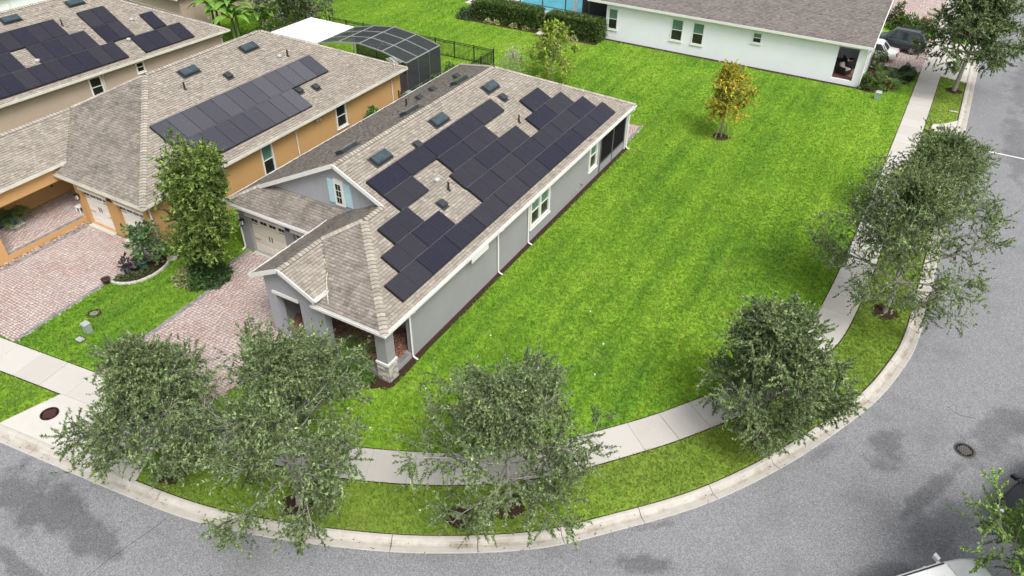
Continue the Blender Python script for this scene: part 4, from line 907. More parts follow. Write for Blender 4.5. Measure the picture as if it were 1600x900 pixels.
def tree(name,label,cat,loc,H,Rr,seed,trunk_h=1.5,limbs=26,pal=OAK,leafL=.095,leafW=.030,n_sub=12,n_twig=9,per=19,group=None,mat='bark',lean=(0,0),shape='spread',tr=.11,zc=None,sparse=1.,bare=.12,fine=False):
    r=np.random.default_rng(seed); T=thing(name,label,cat,(*loc,0),group=group); W=Wood(); LP_=[];LD=[];LC=[]
    top=np.array([lean[0],lean[1],H*.82]); tp=np.array([[0,0,-.1],[.02,.01,trunk_h*.5],[0.03,-.02,trunk_h]]); ax=curve(np.array([.03,-.02,trunk_h]),top-np.array([0,0,trunk_h]),np.linalg.norm(top-np.array([0,0,trunk_h])),7,r,.06)
    W.tube(np.vstack([[[0,0,-.1],[0,0,.12]],tp[1:2],ax]),tr*1.15,tr*.25,8)
    zc=zc if zc is not None else (trunk_h*.75+H)/2; hz=H-zc
    def reach(p,d):      # distance from p along d to the crown ellipsoid
        q=(p-np.array([lean[0]*.5,lean[1]*.5,zc]))/np.array([Rr,Rr,hz]); e=d/np.array([Rr,Rr,hz]); a=e@e; b=2*q@e; c=q@q-1; dd=b*b-4*a*c
        return (-b+math.sqrt(max(dd,0)))/(2*a) if dd>0 else .6
    for i in range(limbs):
        t=(i+.5)/limbs; z=trunk_h+ (H*.78-trunk_h)*t**1.1; k=min(len(ax)-1,np.searchsorted(ax[:,2],z)); p=ax[k]*1.0; az=i*2.39996+r.normal(0,.25)
        el=(R(11)+R(58)*t) if shape=='spread' else (R(25)+R(50)*t); d=np.array([math.cos(az)*math.cos(el),math.sin(az)*math.cos(el),math.sin(el)])
        L=max(.7,reach(p,d))*(r.uniform(.84,1.08) if i%3 else r.uniform(.5,.8)); C=curve(p,d,L,9,r,.09,(0,0,.16-.22*(1-t)) if shape=='spread' else (0,0,.3)); W.tube(C,tr*.5*(1-.5*t),.012,5)
        for s in range(n_sub):
            shade=r.random(); u=.22+.78*(s+r.uniform(0,1))/n_sub; q=min(len(C)-2,int(u*(len(C)-1))); b0=C[q]+(C[q+1]-C[q])*r.random(); dr=C[q+1]-C[q]; dr/=np.linalg.norm(dr)
            sd=r.normal(0,1,3); sd[2]=sd[2]*.7+.15; sd-=dr*(sd@dr); sd/=np.linalg.norm(sd); d2=dr*.75+sd*.85; l2=(.30+.28*(1-u))*L*r.uniform(.7,1.2); fth=r.random()<.16; l2=(l2*1.25 if fth else l2); l2=min(l2,max(.35,reach(b0,d2/np.linalg.norm(d2))*(1.45 if fth else 1.04)))
            C2=curve(b0,d2,l2,6,r,.13,(0,0,-.12)); W.tube(C2,.015,.005,3)
            for w in range(n_twig):
                u2=.15+.85*(w+r.random())/n_twig; q2=min(len(C2)-2,int(u2*5)); c0=C2[q2]+(C2[q2+1]-C2[q2])*r.random(); dr2=C2[q2+1]-C2[q2]; dr2/=np.linalg.norm(dr2)
                s2=r.normal(0,1,3); s2-=dr2*(s2@dr2); s2/=np.linalg.norm(s2); d3=dr2*.8+s2*.8; l3=r.uniform(.35,.85)
                C3=curve(c0,d3,l3,5,r,.16,(0,0,-.25)); (W.tube(C3,.006,.003,3) if w%3==0 else None)
                if r.random()<bare: continue
                m_=int(per*r.uniform(.5,1.5)*sparse*(1.1 if fth else 2))+1; tt=r.uniform(.1,1.05,m_)*4; i0=np.minimum(tt.astype(int),3); fr=(tt-i0)[:,None]; Pp=C3[i0]*(1-fr)+C3[i0+1]*fr
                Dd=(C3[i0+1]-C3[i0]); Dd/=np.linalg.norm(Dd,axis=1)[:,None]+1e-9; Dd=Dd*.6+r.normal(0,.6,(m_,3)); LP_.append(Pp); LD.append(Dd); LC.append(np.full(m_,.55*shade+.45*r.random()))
    P=np.concatenate(LP_);D=np.concatenate(LD); V,F=(leaf_tris if fine else leaf_arrays)(P,D,leafL,leafW,r); cl=np.concatenate(LC)
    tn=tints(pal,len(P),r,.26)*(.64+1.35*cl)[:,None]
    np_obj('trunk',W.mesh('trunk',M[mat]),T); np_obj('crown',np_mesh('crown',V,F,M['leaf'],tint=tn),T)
    return T
def mulch_ring(x,y,r0,parent,seed=0):
    r=random.Random(seed); mb=MB(); k=26; p=[(x+r0*r.uniform(.85,1.12)*math.cos(2*math.pi*i/k),y+r0*r.uniform(.85,1.12)*math.sin(2*math.pi*i/k)) for i in range(k)]
    q=[(x+(a-x)*.5,y+(b-y)*.5) for a,b in p]
    for i in range(k):
        j=(i+1)%k; mb.face([(*p[i],.012),(*p[j],.012),(*q[j],.05),(*q[i],.05)])
    mb.face([(*c,.05) for c in q]); return mb.build('mulch_ring',M['mulch'],parent)
VG='street trees along the kerb'
TREES=[((-4.06,-9.65),5.7,2.35,11,'leftmost street tree beside the concrete driveway apron',.8),
 ((1.06,-8.34),7.1,3.45,12,'largest leafy street tree hiding the entry of the grey house',.8),
 ((7.58,-4.6),5.5,3.6,13,'sparse street tree with bare twigs at the middle of the bend',.8),
 ((14.36,3.31),5.7,2.5,14,'dense grey-green street tree on the verge right of the bend',1.2),
 ((17.59,14.08),7.0,4.3,15,'wide airy street tree spreading over pavement and road at right',.8),
 ((18.0,23.6),4.9,3.0,16,'street tree just behind the wide airy one at right',.85),
 ((18.05,45.67),7.6,4.2,17,'tall street tree with visible trunk at the top right corner',1.15)]
for (loc,H,Rr,sd_,lab,sp_) in TREES:
    if sd_==17: kw=dict(trunk_h=2.2,limbs=30,leafL=.15,leafW=.05,per=12,pal=[(.075,.11,.042),(.095,.135,.055),(.12,.16,.07),(.155,.195,.085)],tr=.16)
    elif sd_ in (15,16): kw=dict(trunk_h=1.1,pal=OAK+[(.10,.15,.04),(.13,.18,.045)],limbs=28)
    else: kw=dict(trunk_h=.8)
    T=tree('street_tree',lab,'tree',loc,H,Rr,sd_,group=VG,sparse=sp_,fine=True,bare=.3 if sd_==13 else .12,lean=((-.9,.9) if sd_==13 else (0,0)),**kw); mulch_ring(*loc,.62,T,sd_)
T=tree('street_tree','bright green tree overhanging the parked cars at the bottom right','tree',(24.6,-.8),6.6,3.8,18,group=VG,trunk_h=1.2,fine=True,pal=[(.11,.19,.035),(.15,.24,.05),(.19,.28,.07),(.09,.15,.035)],limbs=28); mulch_ring(24.6,-.8,.6,T,18)
rg=thing('mulch_bed','bare round mulch patch with cut stump between two street trees','mulch',(6.31,-5.9,0)); mulch_ring(6.31,-5.9,.5,rg,3); MB().lathe((6.31,-5.9,0),[(.17,0),(.14,.07),(.12,.085)],12).build('stump',M['bark'],rg)
tree('tall_tree','tall upright leafy tree between the orange and grey driveways','tree',(-12.4,-.5),7.7,1.32,21,trunk_h=.9,fine=True,mat='darkbark',limbs=46,shape='up',lean=(1.1,.2),pal=[(.09,.14,.036),(.12,.175,.042),(.06,.10,.028),(.18,.25,.05),(.14,.20,.045)],leafL=.14,leafW=.048,n_sub=8,n_twig=6,per=15,zc=4.4,tr=.12)
YT=tree('young_tree','small yellow-green tree standing alone on the lawn with stakes','tree',(5.02,28.53),4.6,1.4,22,trunk_h=1.15,limbs=24,shape='up',pal=[(.35,.33,.035),(.42,.33,.035),(.25,.31,.04),(.40,.27,.03),(.19,.26,.035)],leafL=.13,leafW=.05,n_sub=6,n_twig=5,per=14,zc=3.0,tr=.05,fine=True); mulch_ring(5.02,28.53,.62,YT,5)
for a in (0,2.1,4.2): MB().tube([(5.02+.55*math.cos(a),28.53+.55*math.sin(a),0),(5.02+.04*math.cos(a),28.53+.04*math.sin(a),1.45)],.025,6).build('stake',M['bark'],YT)
tree('young_tree','loose green and reddish young tree behind the grey house','tree',(-9.28,31.14),4.3,1.95,23,trunk_h=.35,limbs=22,shape='up',pal=[(.17,.27,.03),(.24,.34,.04),(.12,.20,.03),(.20,.30,.035),(.34,.26,.09)],leafL=.16,leafW=.06,n_sub=5,n_twig=5,per=11,zc=2.3,tr=.05,sparse=.9,fine=True)
tree('shrub','pale feathery shrub beside the fence corner behind the grey house','shrub',(-12.0,29.6),2.5,1.5,24,trunk_h=.15,limbs=13,shape='up',pal=[(.34,.38,.22),(.45,.46,.34),(.26,.32,.13)],leafL=.10,leafW=.02,n_sub=5,n_twig=5,per=3,zc=1.2,tr=.03,bare=.35)
tree('broad_tree','broad dark evergreen tree at the top left behind the patio roof','tree',(-33.2,28.8),4.9,3.6,25,trunk_h=.7,limbs=26,pal=[(.07,.095,.048),(.09,.115,.06),(.055,.075,.04),(.14,.165,.10)],leafL=.17,leafW=.06,n_sub=7,n_twig=6,per=7,mat='darkbark')
tree('broad_tree','second dark evergreen tree left of the patio roof, partly cut by the top edge','tree',(-37.4,31.5),5.2,3.6,26,trunk_h=.7,limbs=26,pal=[(.07,.095,.048),(.09,.115,.06),(.055,.075,.04),(.14,.165,.10)],leafL=.17,leafW=.06,n_sub=7,n_twig=6,per=7,mat='darkbark')
# hedges and low bushes
def bush(name,label,cat,loc,size,seed,pal,n=1500,L=.10,W_=.04,box=False,group=None,parent=None,z0=0,core=True,rot=0):
    r=np.random.default_rng(seed); T=parent or thing(name,label,cat,(*loc,z0),rot,group,local=True); sx,sy,sz=size
    if box:
        P=r.uniform(-1,1,(n,3)); f=r.integers(0,5,n); k=r.normal(.97,.06,n)
        P[f==0,0]=k[f==0];P[f==1,0]=-k[f==1];P[f==2,1]=k[f==2];P[f==3,1]=-k[f==3];P[f==4,2]=k[f==4]; N_=np.sign(P)*(np.abs(P)>.85); P=P*np.array([sx,sy,sz/2])+np.array([0,0,sz/2])
    else:
        d=r.normal(0,1,(n,3)); d/=np.linalg.norm(d,axis=1)[:,None]; d[:,2]=np.abs(d[:,2]); lump=1+.18*np.sin(d[:,0]*5+seed)*np.cos(d[:,1]*6+seed*2)+.12*np.sin(d[:,2]*8)
        N_=d; P=d*np.array([sx,sy,sz])*(lump*r.uniform(.55,1.03,n)**.5)[:,None]
    D=N_*.7+r.normal(0,.7,(n,3)); V,F=leaf_arrays(P,D,L,W_,r); off=np.array([loc[0],loc[1],z0]) if parent is not None else 0
    if parent is not None: V=V+off-np.array(wl(parent))
    np_obj('foliage',np_mesh('foliage',V,F,M['leaf'],tint=tints(pal,n,r,.22)),T)
    if core and not parent:
        wd=Wood()
        for i in range(7):
            a=i*2.4; wd.tube([(0,0,0),(sx*.3*math.cos(a),sy*.3*math.sin(a),sz*.4),(sx*.7*math.cos(a),sy*.7*math.sin(a),sz*.75)],.03,.008,4)
        np_obj('stem',wd.mesh('stem',M['darkbark']),T)
    return T
HG=[(.06,.105,.022),(.085,.14,.03),(.12,.18,.04),(.04,.07,.02)]
def hedge(label,x0,x1,y0,y1,h,seed):
    T=bush('hedge',label,'hedge',((x0+x1)/2,(y0+y1)/2),((x1-x0)/2,(y1-y0)/2,h),seed,HG,26000,.15,.06,True,core=False)
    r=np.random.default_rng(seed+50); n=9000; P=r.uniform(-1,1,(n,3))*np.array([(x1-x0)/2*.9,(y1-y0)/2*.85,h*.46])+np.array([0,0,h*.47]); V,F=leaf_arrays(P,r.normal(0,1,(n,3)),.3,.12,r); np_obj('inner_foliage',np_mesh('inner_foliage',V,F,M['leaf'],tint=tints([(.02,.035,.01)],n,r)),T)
hedge('long clipped hedge left of the path to the pool lanai',-22.4,-16.2,40.9,42.6,1.6,31)
hedge('clipped hedge against the white house left corner',-14.9,-10.0,40.9,42.4,1.65,32)
bush('bush','low green bush at the left end of the long hedge','bush',(-23.3,41.0),(1.1,1.0,.8),33,[(.06,.11,.04),(.08,.13,.06),(.05,.08,.03)],1600,.16,.05)
bush('bush','dark red cordyline at the left end of the long hedge','bush',(-22.9,41.9),(.55,.55,1.7),34,[(.09,.02,.03),(.13,.035,.04),(.05,.02,.02)],500,.32,.05)
for i,(x,y) in enumerate(((-20.8,40.5),(-20.0,40.6),(-18.2,40.7),(-16.9,40.75),(-13.3,40.45),(-12.7,40.5),(-12.0,40.55))):
    bush('flower_clump',['first','second','third','fourth','fifth','sixth','seventh'][i]+' pale flower clump from the left along the hedge foot','flowers',(x,y),(.38,.3,.35),40+i,[(.45,.42,.15),(.35,.36,.14),(.5,.48,.3),(.12,.18,.05)],220,.12,.05,group='pale flower clumps under the hedges',core=False)
hb=MB(); hb.prism([(-23.9,40.2),(-15.7,40.35),(-15.7,42.8),(-23.9,42.8)],-.05,.02); hb.prism([(-15.0,40.2),(-9.8,40.35),(-9.8,42.4),(-15,42.4)],-.05,.02); tag(hb.build('mulch_bed',M['mulch']),kind='structure')
MB().prism([(-15.7,40.3),(-15.0,40.25),(-15.0,44.6),(-15.7,44.6)],-.05,.03).build('path',M['concrete'],kind='structure')
# mulch strip and wall base
MB().prism([(-.1,-1.2),(-.05,-2.25),(.2,-2.2),(.36,-1.9),(.38,-1.2),(.27,1),(.30,4),(.25,9),(.31,15),(.28,23.8),(.0,23.8),(.0,.0)],-.05,.018).build('mulch_strip',M['mulch'],kind='structure')
MB().prism([(-3.4,-2.9),(-1.5,-2.85),(-.4,-2.5),(.02,-2.1),(.02,-1.72),(-3.4,-1.72)],-.05,.02).build('mulch_bed',M['mulch'],kind='structure')
MB().prism([(-13.6,-1.2),(-12.2,-1.75),(-11.55,-.9),(-11.75,-.3),(-12.35,.25),(-13.2,.2)],-.05,.02).build('mulch_bed',M['mulch'],kind='structure')
MB().prism([(-9.9,42.1),(11.6,42.1),(11.6,42.46),(-9.9,42.46)],-.05,.018).build('mulch_strip',M['mulch'],kind='structure')
WBED=[(11.55,42.0),(12.6,41.9),(13.6,42.6),(13.95,44),(14.9,45.6),(15.25,47.6),(14.6,48.2),(13.6,48.35),(11.6,48.3)]
MB().prism(WBED,-.05,.02).build('mulch_bed',M['mulch'],kind='structure')
def palm(name,label,cat,loc,n,L,seed,pal,parent=None,z0=0,up=.9,leaflet=.35,group=None):
    r=np.random.default_rng(seed); T=parent or thing(name,label,cat,(*loc,z0),group=group,local=True); off=(np.array([loc[0],loc[1],z0])-np.array(wl(parent))) if parent else np.zeros(3); wd=Wood(); PP=[];DD=[]
    for i in range(n):
        a=i*2.4+r.normal(0,.2); e=r.uniform(.35,1.25)*up; d=np.array([math.cos(a)*math.cos(e),math.sin(a)*math.cos(e),math.sin(e)]); C=curve(np.array([.05*math.cos(a),.05*math.sin(a),.05]),d,L*r.uniform(.75,1.1),9,r,.03,(0,0,-1.1)); wd.tube(C+off,.018,.005,3)
        for k in range(1,9):
            t=C[k]-C[k-1]; t/=np.linalg.norm(t); s=np.cross(t,[0,0,1]); s/=np.linalg.norm(s)+1e-9
            for q in (0,.33,.66):
                for sg in (-1,1): PP.append(C[k-1]+(C[k]-C[k-1])*q); DD.append(t*.7+s*sg*.8+np.array([0,0,-.15])+r.normal(0,.08,3))
    V,F=leaf_arrays(np.array(PP)+off,np.array(DD),leaflet,.022,r,2.); np_obj('frond_stem',wd.mesh('frond_stem',M['greenstem']),T); np_obj('fronds',np_mesh('fronds',V,F,M['leaf'],tint=tints(pal,len(PP),r,.2)),T); return T
M['greenstem']=plain('green_stem',(.12,.17,.05),.7,.2)
FERN=[(.09,.19,.03),(.12,.23,.04),(.07,.14,.025)]
palm('palm','feathery bright green palm in front of the grey porch','palm',(-2.2,-2.3),34,1.9,51,FERN); palm('palm','second feathery palm tucked behind the largest street tree','palm',(-3.3,-2.5),26,1.7,52,FERN)
bush('bush','low green bush at the foot of the stone column','bush',(-1.0,-2.15),(.5,.35,.5),53,FERN,500,.12,.04)
palm('palm','bright green areca palm beside the white house corner','palm',(12.9,43.8),26,1.9,54,FERN); palm('palm','dark green spiky palm in the white house bed','palm',(13.9,45.6),22,1.5,55,[(.05,.10,.04),(.07,.13,.06)],leaflet=.3)
bush('bush','dark bush against the white house front corner','bush',(12.0,42.8),(.55,.7,1.0),56,HG,900,.14,.05); bush('bush','variegated pale bush in the white house bed','bush',(13.5,43.5),(.6,.6,.7),57,[(.25,.28,.08),(.14,.2,.05),(.3,.32,.14)],600,.16,.05)
for i,(x,y) in enumerate(((14.75,47.2),(14.3,47.9),(14.7,46.4),(14.1,46.9))): bush('bush',['round clipped shrub nearest the pavement by the white driveway','round clipped shrub beside the parked white car','round clipped shrub at the front of the white house bed','round clipped shrub in the middle of the white house bed'][i],'bush',(x,y),(.42,.42,.62),60+i,[(.03,.055,.02),(.045,.075,.025)],900,.08,.035,group='round clipped shrubs by the white driveway')
bush('bush','square clipped shrub by the white house wall and car','bush',(12.1,47.7),(.45,.5,1.2),66,HG,900,.12,.05,True)
bush('bush','leafy plants across the white house driveway near the dark car','bush',(12.9,58.9),(1.5,1.0,1.2),67,FERN+HG,2200,.2,.06); bush('bush','reddish croton bush beyond the dark car','bush',(14.3,60.4),(.7,.7,.9),68,[(.2,.08,.03),(.12,.15,.04),(.25,.2,.05)],700,.18,.06)
bush('bush','dark shrub at the white house far driveway corner','bush',(11.8,60.6),(.7,.9,1.7),69,HG+[(.12,.05,.03)],900,.2,.07)
# between orange and grey drives
bush('bush','glossy green bush under the tall upright tree','bush',(-12.2,-.5),(1.0,.9,1.5),71,[(.05,.11,.03),(.08,.15,.05),(.04,.08,.025)],2200,.22,.06)
bush('bush','pale variegated bush at the mulch edge under the tall tree','bush',(-12.85,-1.15),(.75,.55,.7),72,[(.28,.32,.12),(.18,.24,.08),(.34,.36,.18)],1400,.13,.045)
bush('bush','small dark shrub against the orange wall by the tall tree','bush',(-14.9,1.2),(.7,.6,.7),73,HG,700,.12,.05)
tree('shrub','leafy crape shrub in front of the right orange garage door','shrub',(-15.35,-.95),1.9,.6,74,trunk_h=.5,limbs=10,shape='up',pal=[(.05,.105,.035),(.07,.13,.045),(.10,.16,.06)],leafL=.2,leafW=.07,n_sub=4,n_twig=4,per=4,zc=1.7,tr=.035,lean=(-.35,-.1))
BED=crom([(-16.25,-3.05),(-15.7,-3.0),(-15.1,-2.5),(-14.85,-1.7),(-14.95,-.9),(-15.3,-.3)],.2)
MB().prism([tuple(p) for p in BED]+[(-16.2,-.2),(-16.2,-3.0)],-.05,.022).build('mulch_bed',M['mulch'],kind='structure')
eb=thing('bed_edging','curved white stone edging round the orange house flower bed','edging',(-15,-1.8,0)); BE=resample(BED,.22); bn=normals(BE)
for i in range(len(BE)-1):
    a,b=BE[i],BE[i+1]; d=(b-a)*.03; MB().prism([tuple(a+d),tuple(a+d-bn[i]*.12),tuple(b-d-bn[i+1]*.12),tuple(b-d)],-.05,.10+random.uniform(-.01,.01)).build('edging_stone',M['concrete'],eb)
MB().lathe((-15.25,-.1,0),[(.30,0),(.30,.05),(.26,.06)],18).build('stepping_stone',M['concrete'],label='round concrete stepping stone at the orange house downspout',cat='stone')
for i,(x,y) in enumerate(((-15.6,-2.3),(-15.9,-2.75),(-15.35,-1.65))): bush('bush',['small green tuft in the middle of the orange flower bed','small green tuft nearest the blue pot','small green tuft by the bed edging bend'][i],'bush',(x,y),(.28,.28,.26),80+i,[(.10,.15,.05),(.07,.12,.04)],260,.1,.02,group='small tufts in the orange flower bed',core=False)
def pot(label,loc,r0,h,mat,plant=None,seed=1):
    T=thing('plant_pot',label,'pot',loc); MB().lathe(loc,[(r0*.62,0),(r0*.85,h*.4),(r0*.95,h*.85),(r0*1.06,h*.88),(r0*1.06,h),(r0*.9,h),(r0*.88,h*.86),(.02,h*.86)],20).build('pot',M[mat],T,smooth=True)
    MB().lathe((loc[0],loc[1],loc[2]+h*.87),[(r0*.86,0),(r0*.4,.012),(.01,.014)],16).build('soil',M['mulch'],T)
    if plant=='palm': palm('','','',(loc[0],loc[1]),16,1.0,seed,[(.07,.13,.03),(.10,.17,.04)],T,loc[2]+h*.9,leaflet=.28)
    elif plant=='tuft': bush('','','',(loc[0],loc[1]),(r0*1.2,r0*1.2,.35),seed,[(.10,.14,.06),(.14,.12,.07),(.07,.10,.04)],260,.12,.03,parent=T,z0=loc[2]+h*.9)
    elif plant=='dark': bush('','','',(loc[0],loc[1]),(r0*1.1,r0*1.1,.5),seed,[(.05,.035,.03),(.07,.06,.04)],60,.3,.06,parent=T,z0=loc[2]+h*.9)
    return T
pot('small brown empty pot at the driveway corner of the flower bed',(-16.2,-3.3,.03),.21,.3,'brownpot'); pot('cobalt blue glazed pot with dark plant beside the orange driveway',(-16.0,-2.15,.03),.27,.42,'bluepot','dark',3); pot('teal glazed pot with bushy plant beside the orange driveway',(-15.85,-1.45,.03),.32,.42,'tealpot','tuft',4)
pot('large blue pot with palm on the orange house porch',(-24.6,-2.6,.42),.30,.55,'bluepot','palm',5); pot('blue pot at the left edge of the orange house porch',(-25.0,-3.2,.36),.27,.5,'bluepot','tuft',6)
MB().box(-24.95,-24.25,-2.95,-2.25,.36,.42).build('plant_stand',M['trim'],label='low white stand under the large blue porch pot',cat='stand')
st=thing('plastic_chair','small white plastic chair in the corner of the orange porch','chair',(-22.75,.1,.36)); cx,cy=-22.75,.1
for i in (-1,1):
    for j in (-1,1): MB().bar((cx+.17*i,cy+.17*j,.36),(cx+.16*i,cy+.16*j,.68),.04,.04).build('leg',M['whiteroof'],st)
MB().box(cx-.2,cx+.2,cy-.2,cy+.2,.68,.715).build('seat',M['whiteroof'],st); MB().hexa([(cx-.2,cy+.16,.715),(cx+.2,cy+.16,.715),(cx+.2,cy+.2,.715),(cx-.2,cy+.2,.715)],[(cx-.18,cy+.22,1.0),(cx+.18,cy+.22,1.0),(cx+.18,cy+.26,1.0),(cx-.18,cy+.26,1.0)]).build('backrest',M['whiteroof'],st)
pe=MB(); rr=random.Random(2)
for i in range(900):
    x,y=-21.98+rr.uniform(-.13,.16),rr.uniform(-8,-.2); s_=rr.uniform(.025,.06); pe.obox((x,y,.03),(s_,rr.uniform(-.02,.02),0),(rr.uniform(-.02,.02),s_*.8,0),(0,0,s_*.5),0,rr.random())
M['pebblep']=pieces('pebble_pieces',(.16,.09,.07),(.62,.50,.42),0)
pe.build('pebble_strip',M['pebblep'],tones=True,kind='stuff')
# papaya-like plant beside the orange wall, plants by the pool cage, bin
bush('bush','bright green round shrub against the orange side wall','bush',(-15.5,17.3),(.85,.8,1.35),91,[(.09,.20,.04),(.12,.25,.05),(.06,.14,.03)],1100,.28,.09)
for i,(x,y) in enumerate(((-15.4,22.9),(-15.3,24.2),(-15.4,25.4),(-15.8,26.8))): bush('bush',['leafy shrub nearest the orange house beside the pool enclosure','leafy shrub second from the orange house beside the enclosure','leafy shrub third from the orange house beside the enclosure','leafy shrub farthest back beside the pool enclosure'][i],'bush',(x,y),(.7,.75,1.2+.2*(i%2)),92+i,[(.08,.17,.03),(.06,.12,.025),(.11,.2,.04)],900,.24,.05)
tb=thing('storage_box','green storage box beside the pool enclosure','box',(-15.9,21.6,0)); MB().hexa([(-16.2,21.3,0),(-15.55,21.3,0),(-15.55,22.0,0),(-16.2,22.0,0)],[(-16.25,21.25,1.0),(-15.5,21.25,1.0),(-15.5,22.05,1.0),(-16.25,22.05,1.0)]).build('body',M['greenbox'],tb); MB().hexa([(-16.28,21.2,1.0),(-15.47,21.2,1.0),(-15.47,22.08,1.0),(-16.28,22.08,1.0)],[(-16.2,21.3,1.1),(-15.55,21.3,1.1),(-15.55,22.0,1.1),(-16.2,22.0,1.1)]).build('lid',M['greenbox'],tb)
# banana plants
M['banana']=pieces('banana_leaf',(.10,.24,.03),(.20,.36,.06),0,bmp=0,rough=.45)
M['bananarib']=plain('banana_rib',(.40,.50,.18),.6,.1)
def banana(label,loc,seed,n=14,h=2.2):
    T=thing('banana_plant',label,'plant',(*loc,0),local=True,group='banana plants behind the tan house'); r=np.random.default_rng(seed)
    for s in range(2): MB().tube([(.3*s,.2*s,0),(.3*s+.03,.2*s,h*.5),(.3*s+.1,.2*s,h)],[.13,.11,.07],8).build('stem',M['greenstem'],T)
    for i in range(n):
        a=i*2.4+r.normal(0,.25); e=r.uniform(.5,1.2); d=np.array([math.cos(a)*math.cos(e),math.sin(a)*math.cos(e),math.sin(e)]); C=curve(np.array([.1,.05,h]),d,r.uniform(1.8,2.6),10,r,.03,(0,0,-1.5)); mb=MB()
        for k in range(1,9):
            w0=.38*math.sin(math.pi*min(1,(k-.3)/9)**.7); w1=.38*math.sin(math.pi*min(1,(k+.7)/9)**.7); t=C[k+1]-C[k]; s=np.cross(t,[0,0,1]); s/=np.linalg.norm(s)+1e-9; u=np.cross(s,t); u/=np.linalg.norm(u)
            for sg in (-1,1):
                A_,B_=C[k],C[k+1]; mb.face([A_,B_,B_+s*sg*w1+u*w1*.35,A_+s*sg*w0*.96+u*w0*.35],0,float(np.clip(r.normal(.5,.2),0,1)))
        lf=mb.build('leaf',M['banana'],T,tones=True); mr=MB(); mr.tube([tuple(c) for c in C],[.025]*5+[.012]*5,4); mr.build('midrib',M['bananarib'],lf)
    return T
banana('broad-leaved banana plant nearest the tan house corner',(-36.3,24.4),1); banana('tall banana plant in the middle of the clump behind the tan house',(-37.6,25.6),2,15,2.8); banana('banana plant at the left of the clump behind the tan house',(-39.6,25.3),3,14,2.5); banana('banana plant at the right of the clump beside the dark evergreen',(-35.5,26.8),4,13,2.0)

# ------------------------------------------------------------------ small street things
def cover(name,label,loc,r0,mat,collar=None):
    T=thing(name,label,'manhole cover',loc)
    if collar: MB().lathe(loc,[(r0*1.22,-.03),(r0*1.22,.006),(r0*1.02,.008)],28).build('collar',M[collar],T)
    mb=MB(); mb.lathe(loc,[(r0,-.03),(r0,.014),(r0*.93,.016),(r0*.91,.010),(.01,.010)],28)
    for i in range(-3,4):
        for j in range(-3,4):
            if i*i+j*j<11: mb.box(loc[0]+i*r0*.22-.03,loc[0]+i*r0*.22+.03,loc[1]+j*r0*.22-.03,loc[1]+j*r0*.22+.03,loc[2]+.008,loc[2]+.015)
    mb.build('lid',M[mat],T); MB().lathe(loc,[(r0*1.0,.012),(r0*1.0,.02),(r0*.86,.02),(r0*.86,.012)],28).build('rim',M['black'],T); return T
cover('manhole_cover','reddish brown round cover set in the concrete driveway apron',(-10.62,-10.14,.018),.36,'rust')
cover('manhole_cover','dark round iron cover in the asphalt at right',(21.63,6.66,-.06),.33,'ironlid','iron')
cover('manhole_cover','dark round cover on the concrete storm inlet',(17.87,37.75,.032),.3,'iron')
T=cover('manhole_cover','pale round cap sunk in bare soil on the left lawn strip',(-14.71,-5.13,.01),.2,'concrete'); MB().lathe((-14.71,-5.13,0),[(.36,.004),(.3,.012),(.2,.014)],18).build('soil',M['mulch'],T)
def pedestal(label,loc,h=.5,s=.15):
    T=thing('utility_pedestal',label,'utility box',loc); x,y,z=loc; MB().hexa([(x-s,y-s,0),(x+s,y-s,0),(x+s,y+s,0),(x-s,y+s,0)],[(x-s*.9,y-s*.9,h),(x+s*.9,y-s*.9,h),(x+s*.9,y+s*.9,h),(x-s*.9,y+s*.9,h)]).build('body',M['greenbox'],T)
    MB().hexa([(x-s*1.1,y-s*1.1,h),(x+s*1.1,y-s*1.1,h),(x+s*1.1,y+s*1.1,h),(x-s*1.1,y+s*1.1,h)],[(x-s*.9,y-s*.9,h+.07),(x+s*.9,y-s*.9,h+.07),(x+s*.9,y+s*.9,h+.07),(x-s*.9,y+s*.9,h+.07)]).build('lid',M['vent'],T)
pedestal('short grey-green utility box on the left lawn strip',(-13.74,-6.11,0)); pedestal('short green utility box with pale lid by the white house lawn',(13.18,40.87,0),.55,.2)
T=thing('meter_plate','flat grey meter box lid in the left lawn strip','utility lid',(-13.61,-6.65,0)); MB().box(-13.85,-13.37,-6.82,-6.48,-.03,.03).build('rim',M['mulch'],T); MB().box(-13.80,-13.42,-6.78,-6.52,.02,.05).build('lid',M['vent'],T)
T=thing('meter_plate','narrow white meter box lid in the verge beside the storm inlet','utility lid',(18.45,41.4,0)); MB().box(18.1,18.7,41.3,41.5,-.03,.035).build('lid',M['concrete'],T); MB().box(18.05,18.75,41.25,41.55,-.03,.02).build('rim',M['mulch'],T)
for i,(x,y) in enumerate(((5.4,6.9),(2.2,3.0),(2.45,1.5),(6.9,5.1),(7.4,3.1))):
    T=thing('sprinkler_head',['small white sprinkler head farthest out on the lawn','small white sprinkler head on the lawn nearest the grey wall','small white sprinkler head on the lawn near the downspout','small white sprinkler head in the middle of the lawn','small white sprinkler head near the curved pavement'][i],'sprinkler',(x,y,0),group='sprinkler heads in the lawn'); MB().lathe((x,y,0),[(.04,0),(.04,.05),(.025,.06)],10).build('cap',M['trim'],T)
MB().box(20.9,23.2,35.72,35.86,-.061,-.057).build('stop_line',M['trim'],kind='structure')
ck=MB()
for pts in ([(-2.6,-11.1),(-2.75,-12.1),(-2.95,-13.2),(-3.05,-14.6),(-3.3,-16.5)],[(20.8,8.9),(21.3,8.6),(21.9,8.75)]):
    for a,b in zip(pts[:-1],pts[1:]): ck.bar((*a,-.060),(*b,-.060),.014,.004)
ck.build('road_crack',M['rubber'],kind='structure')
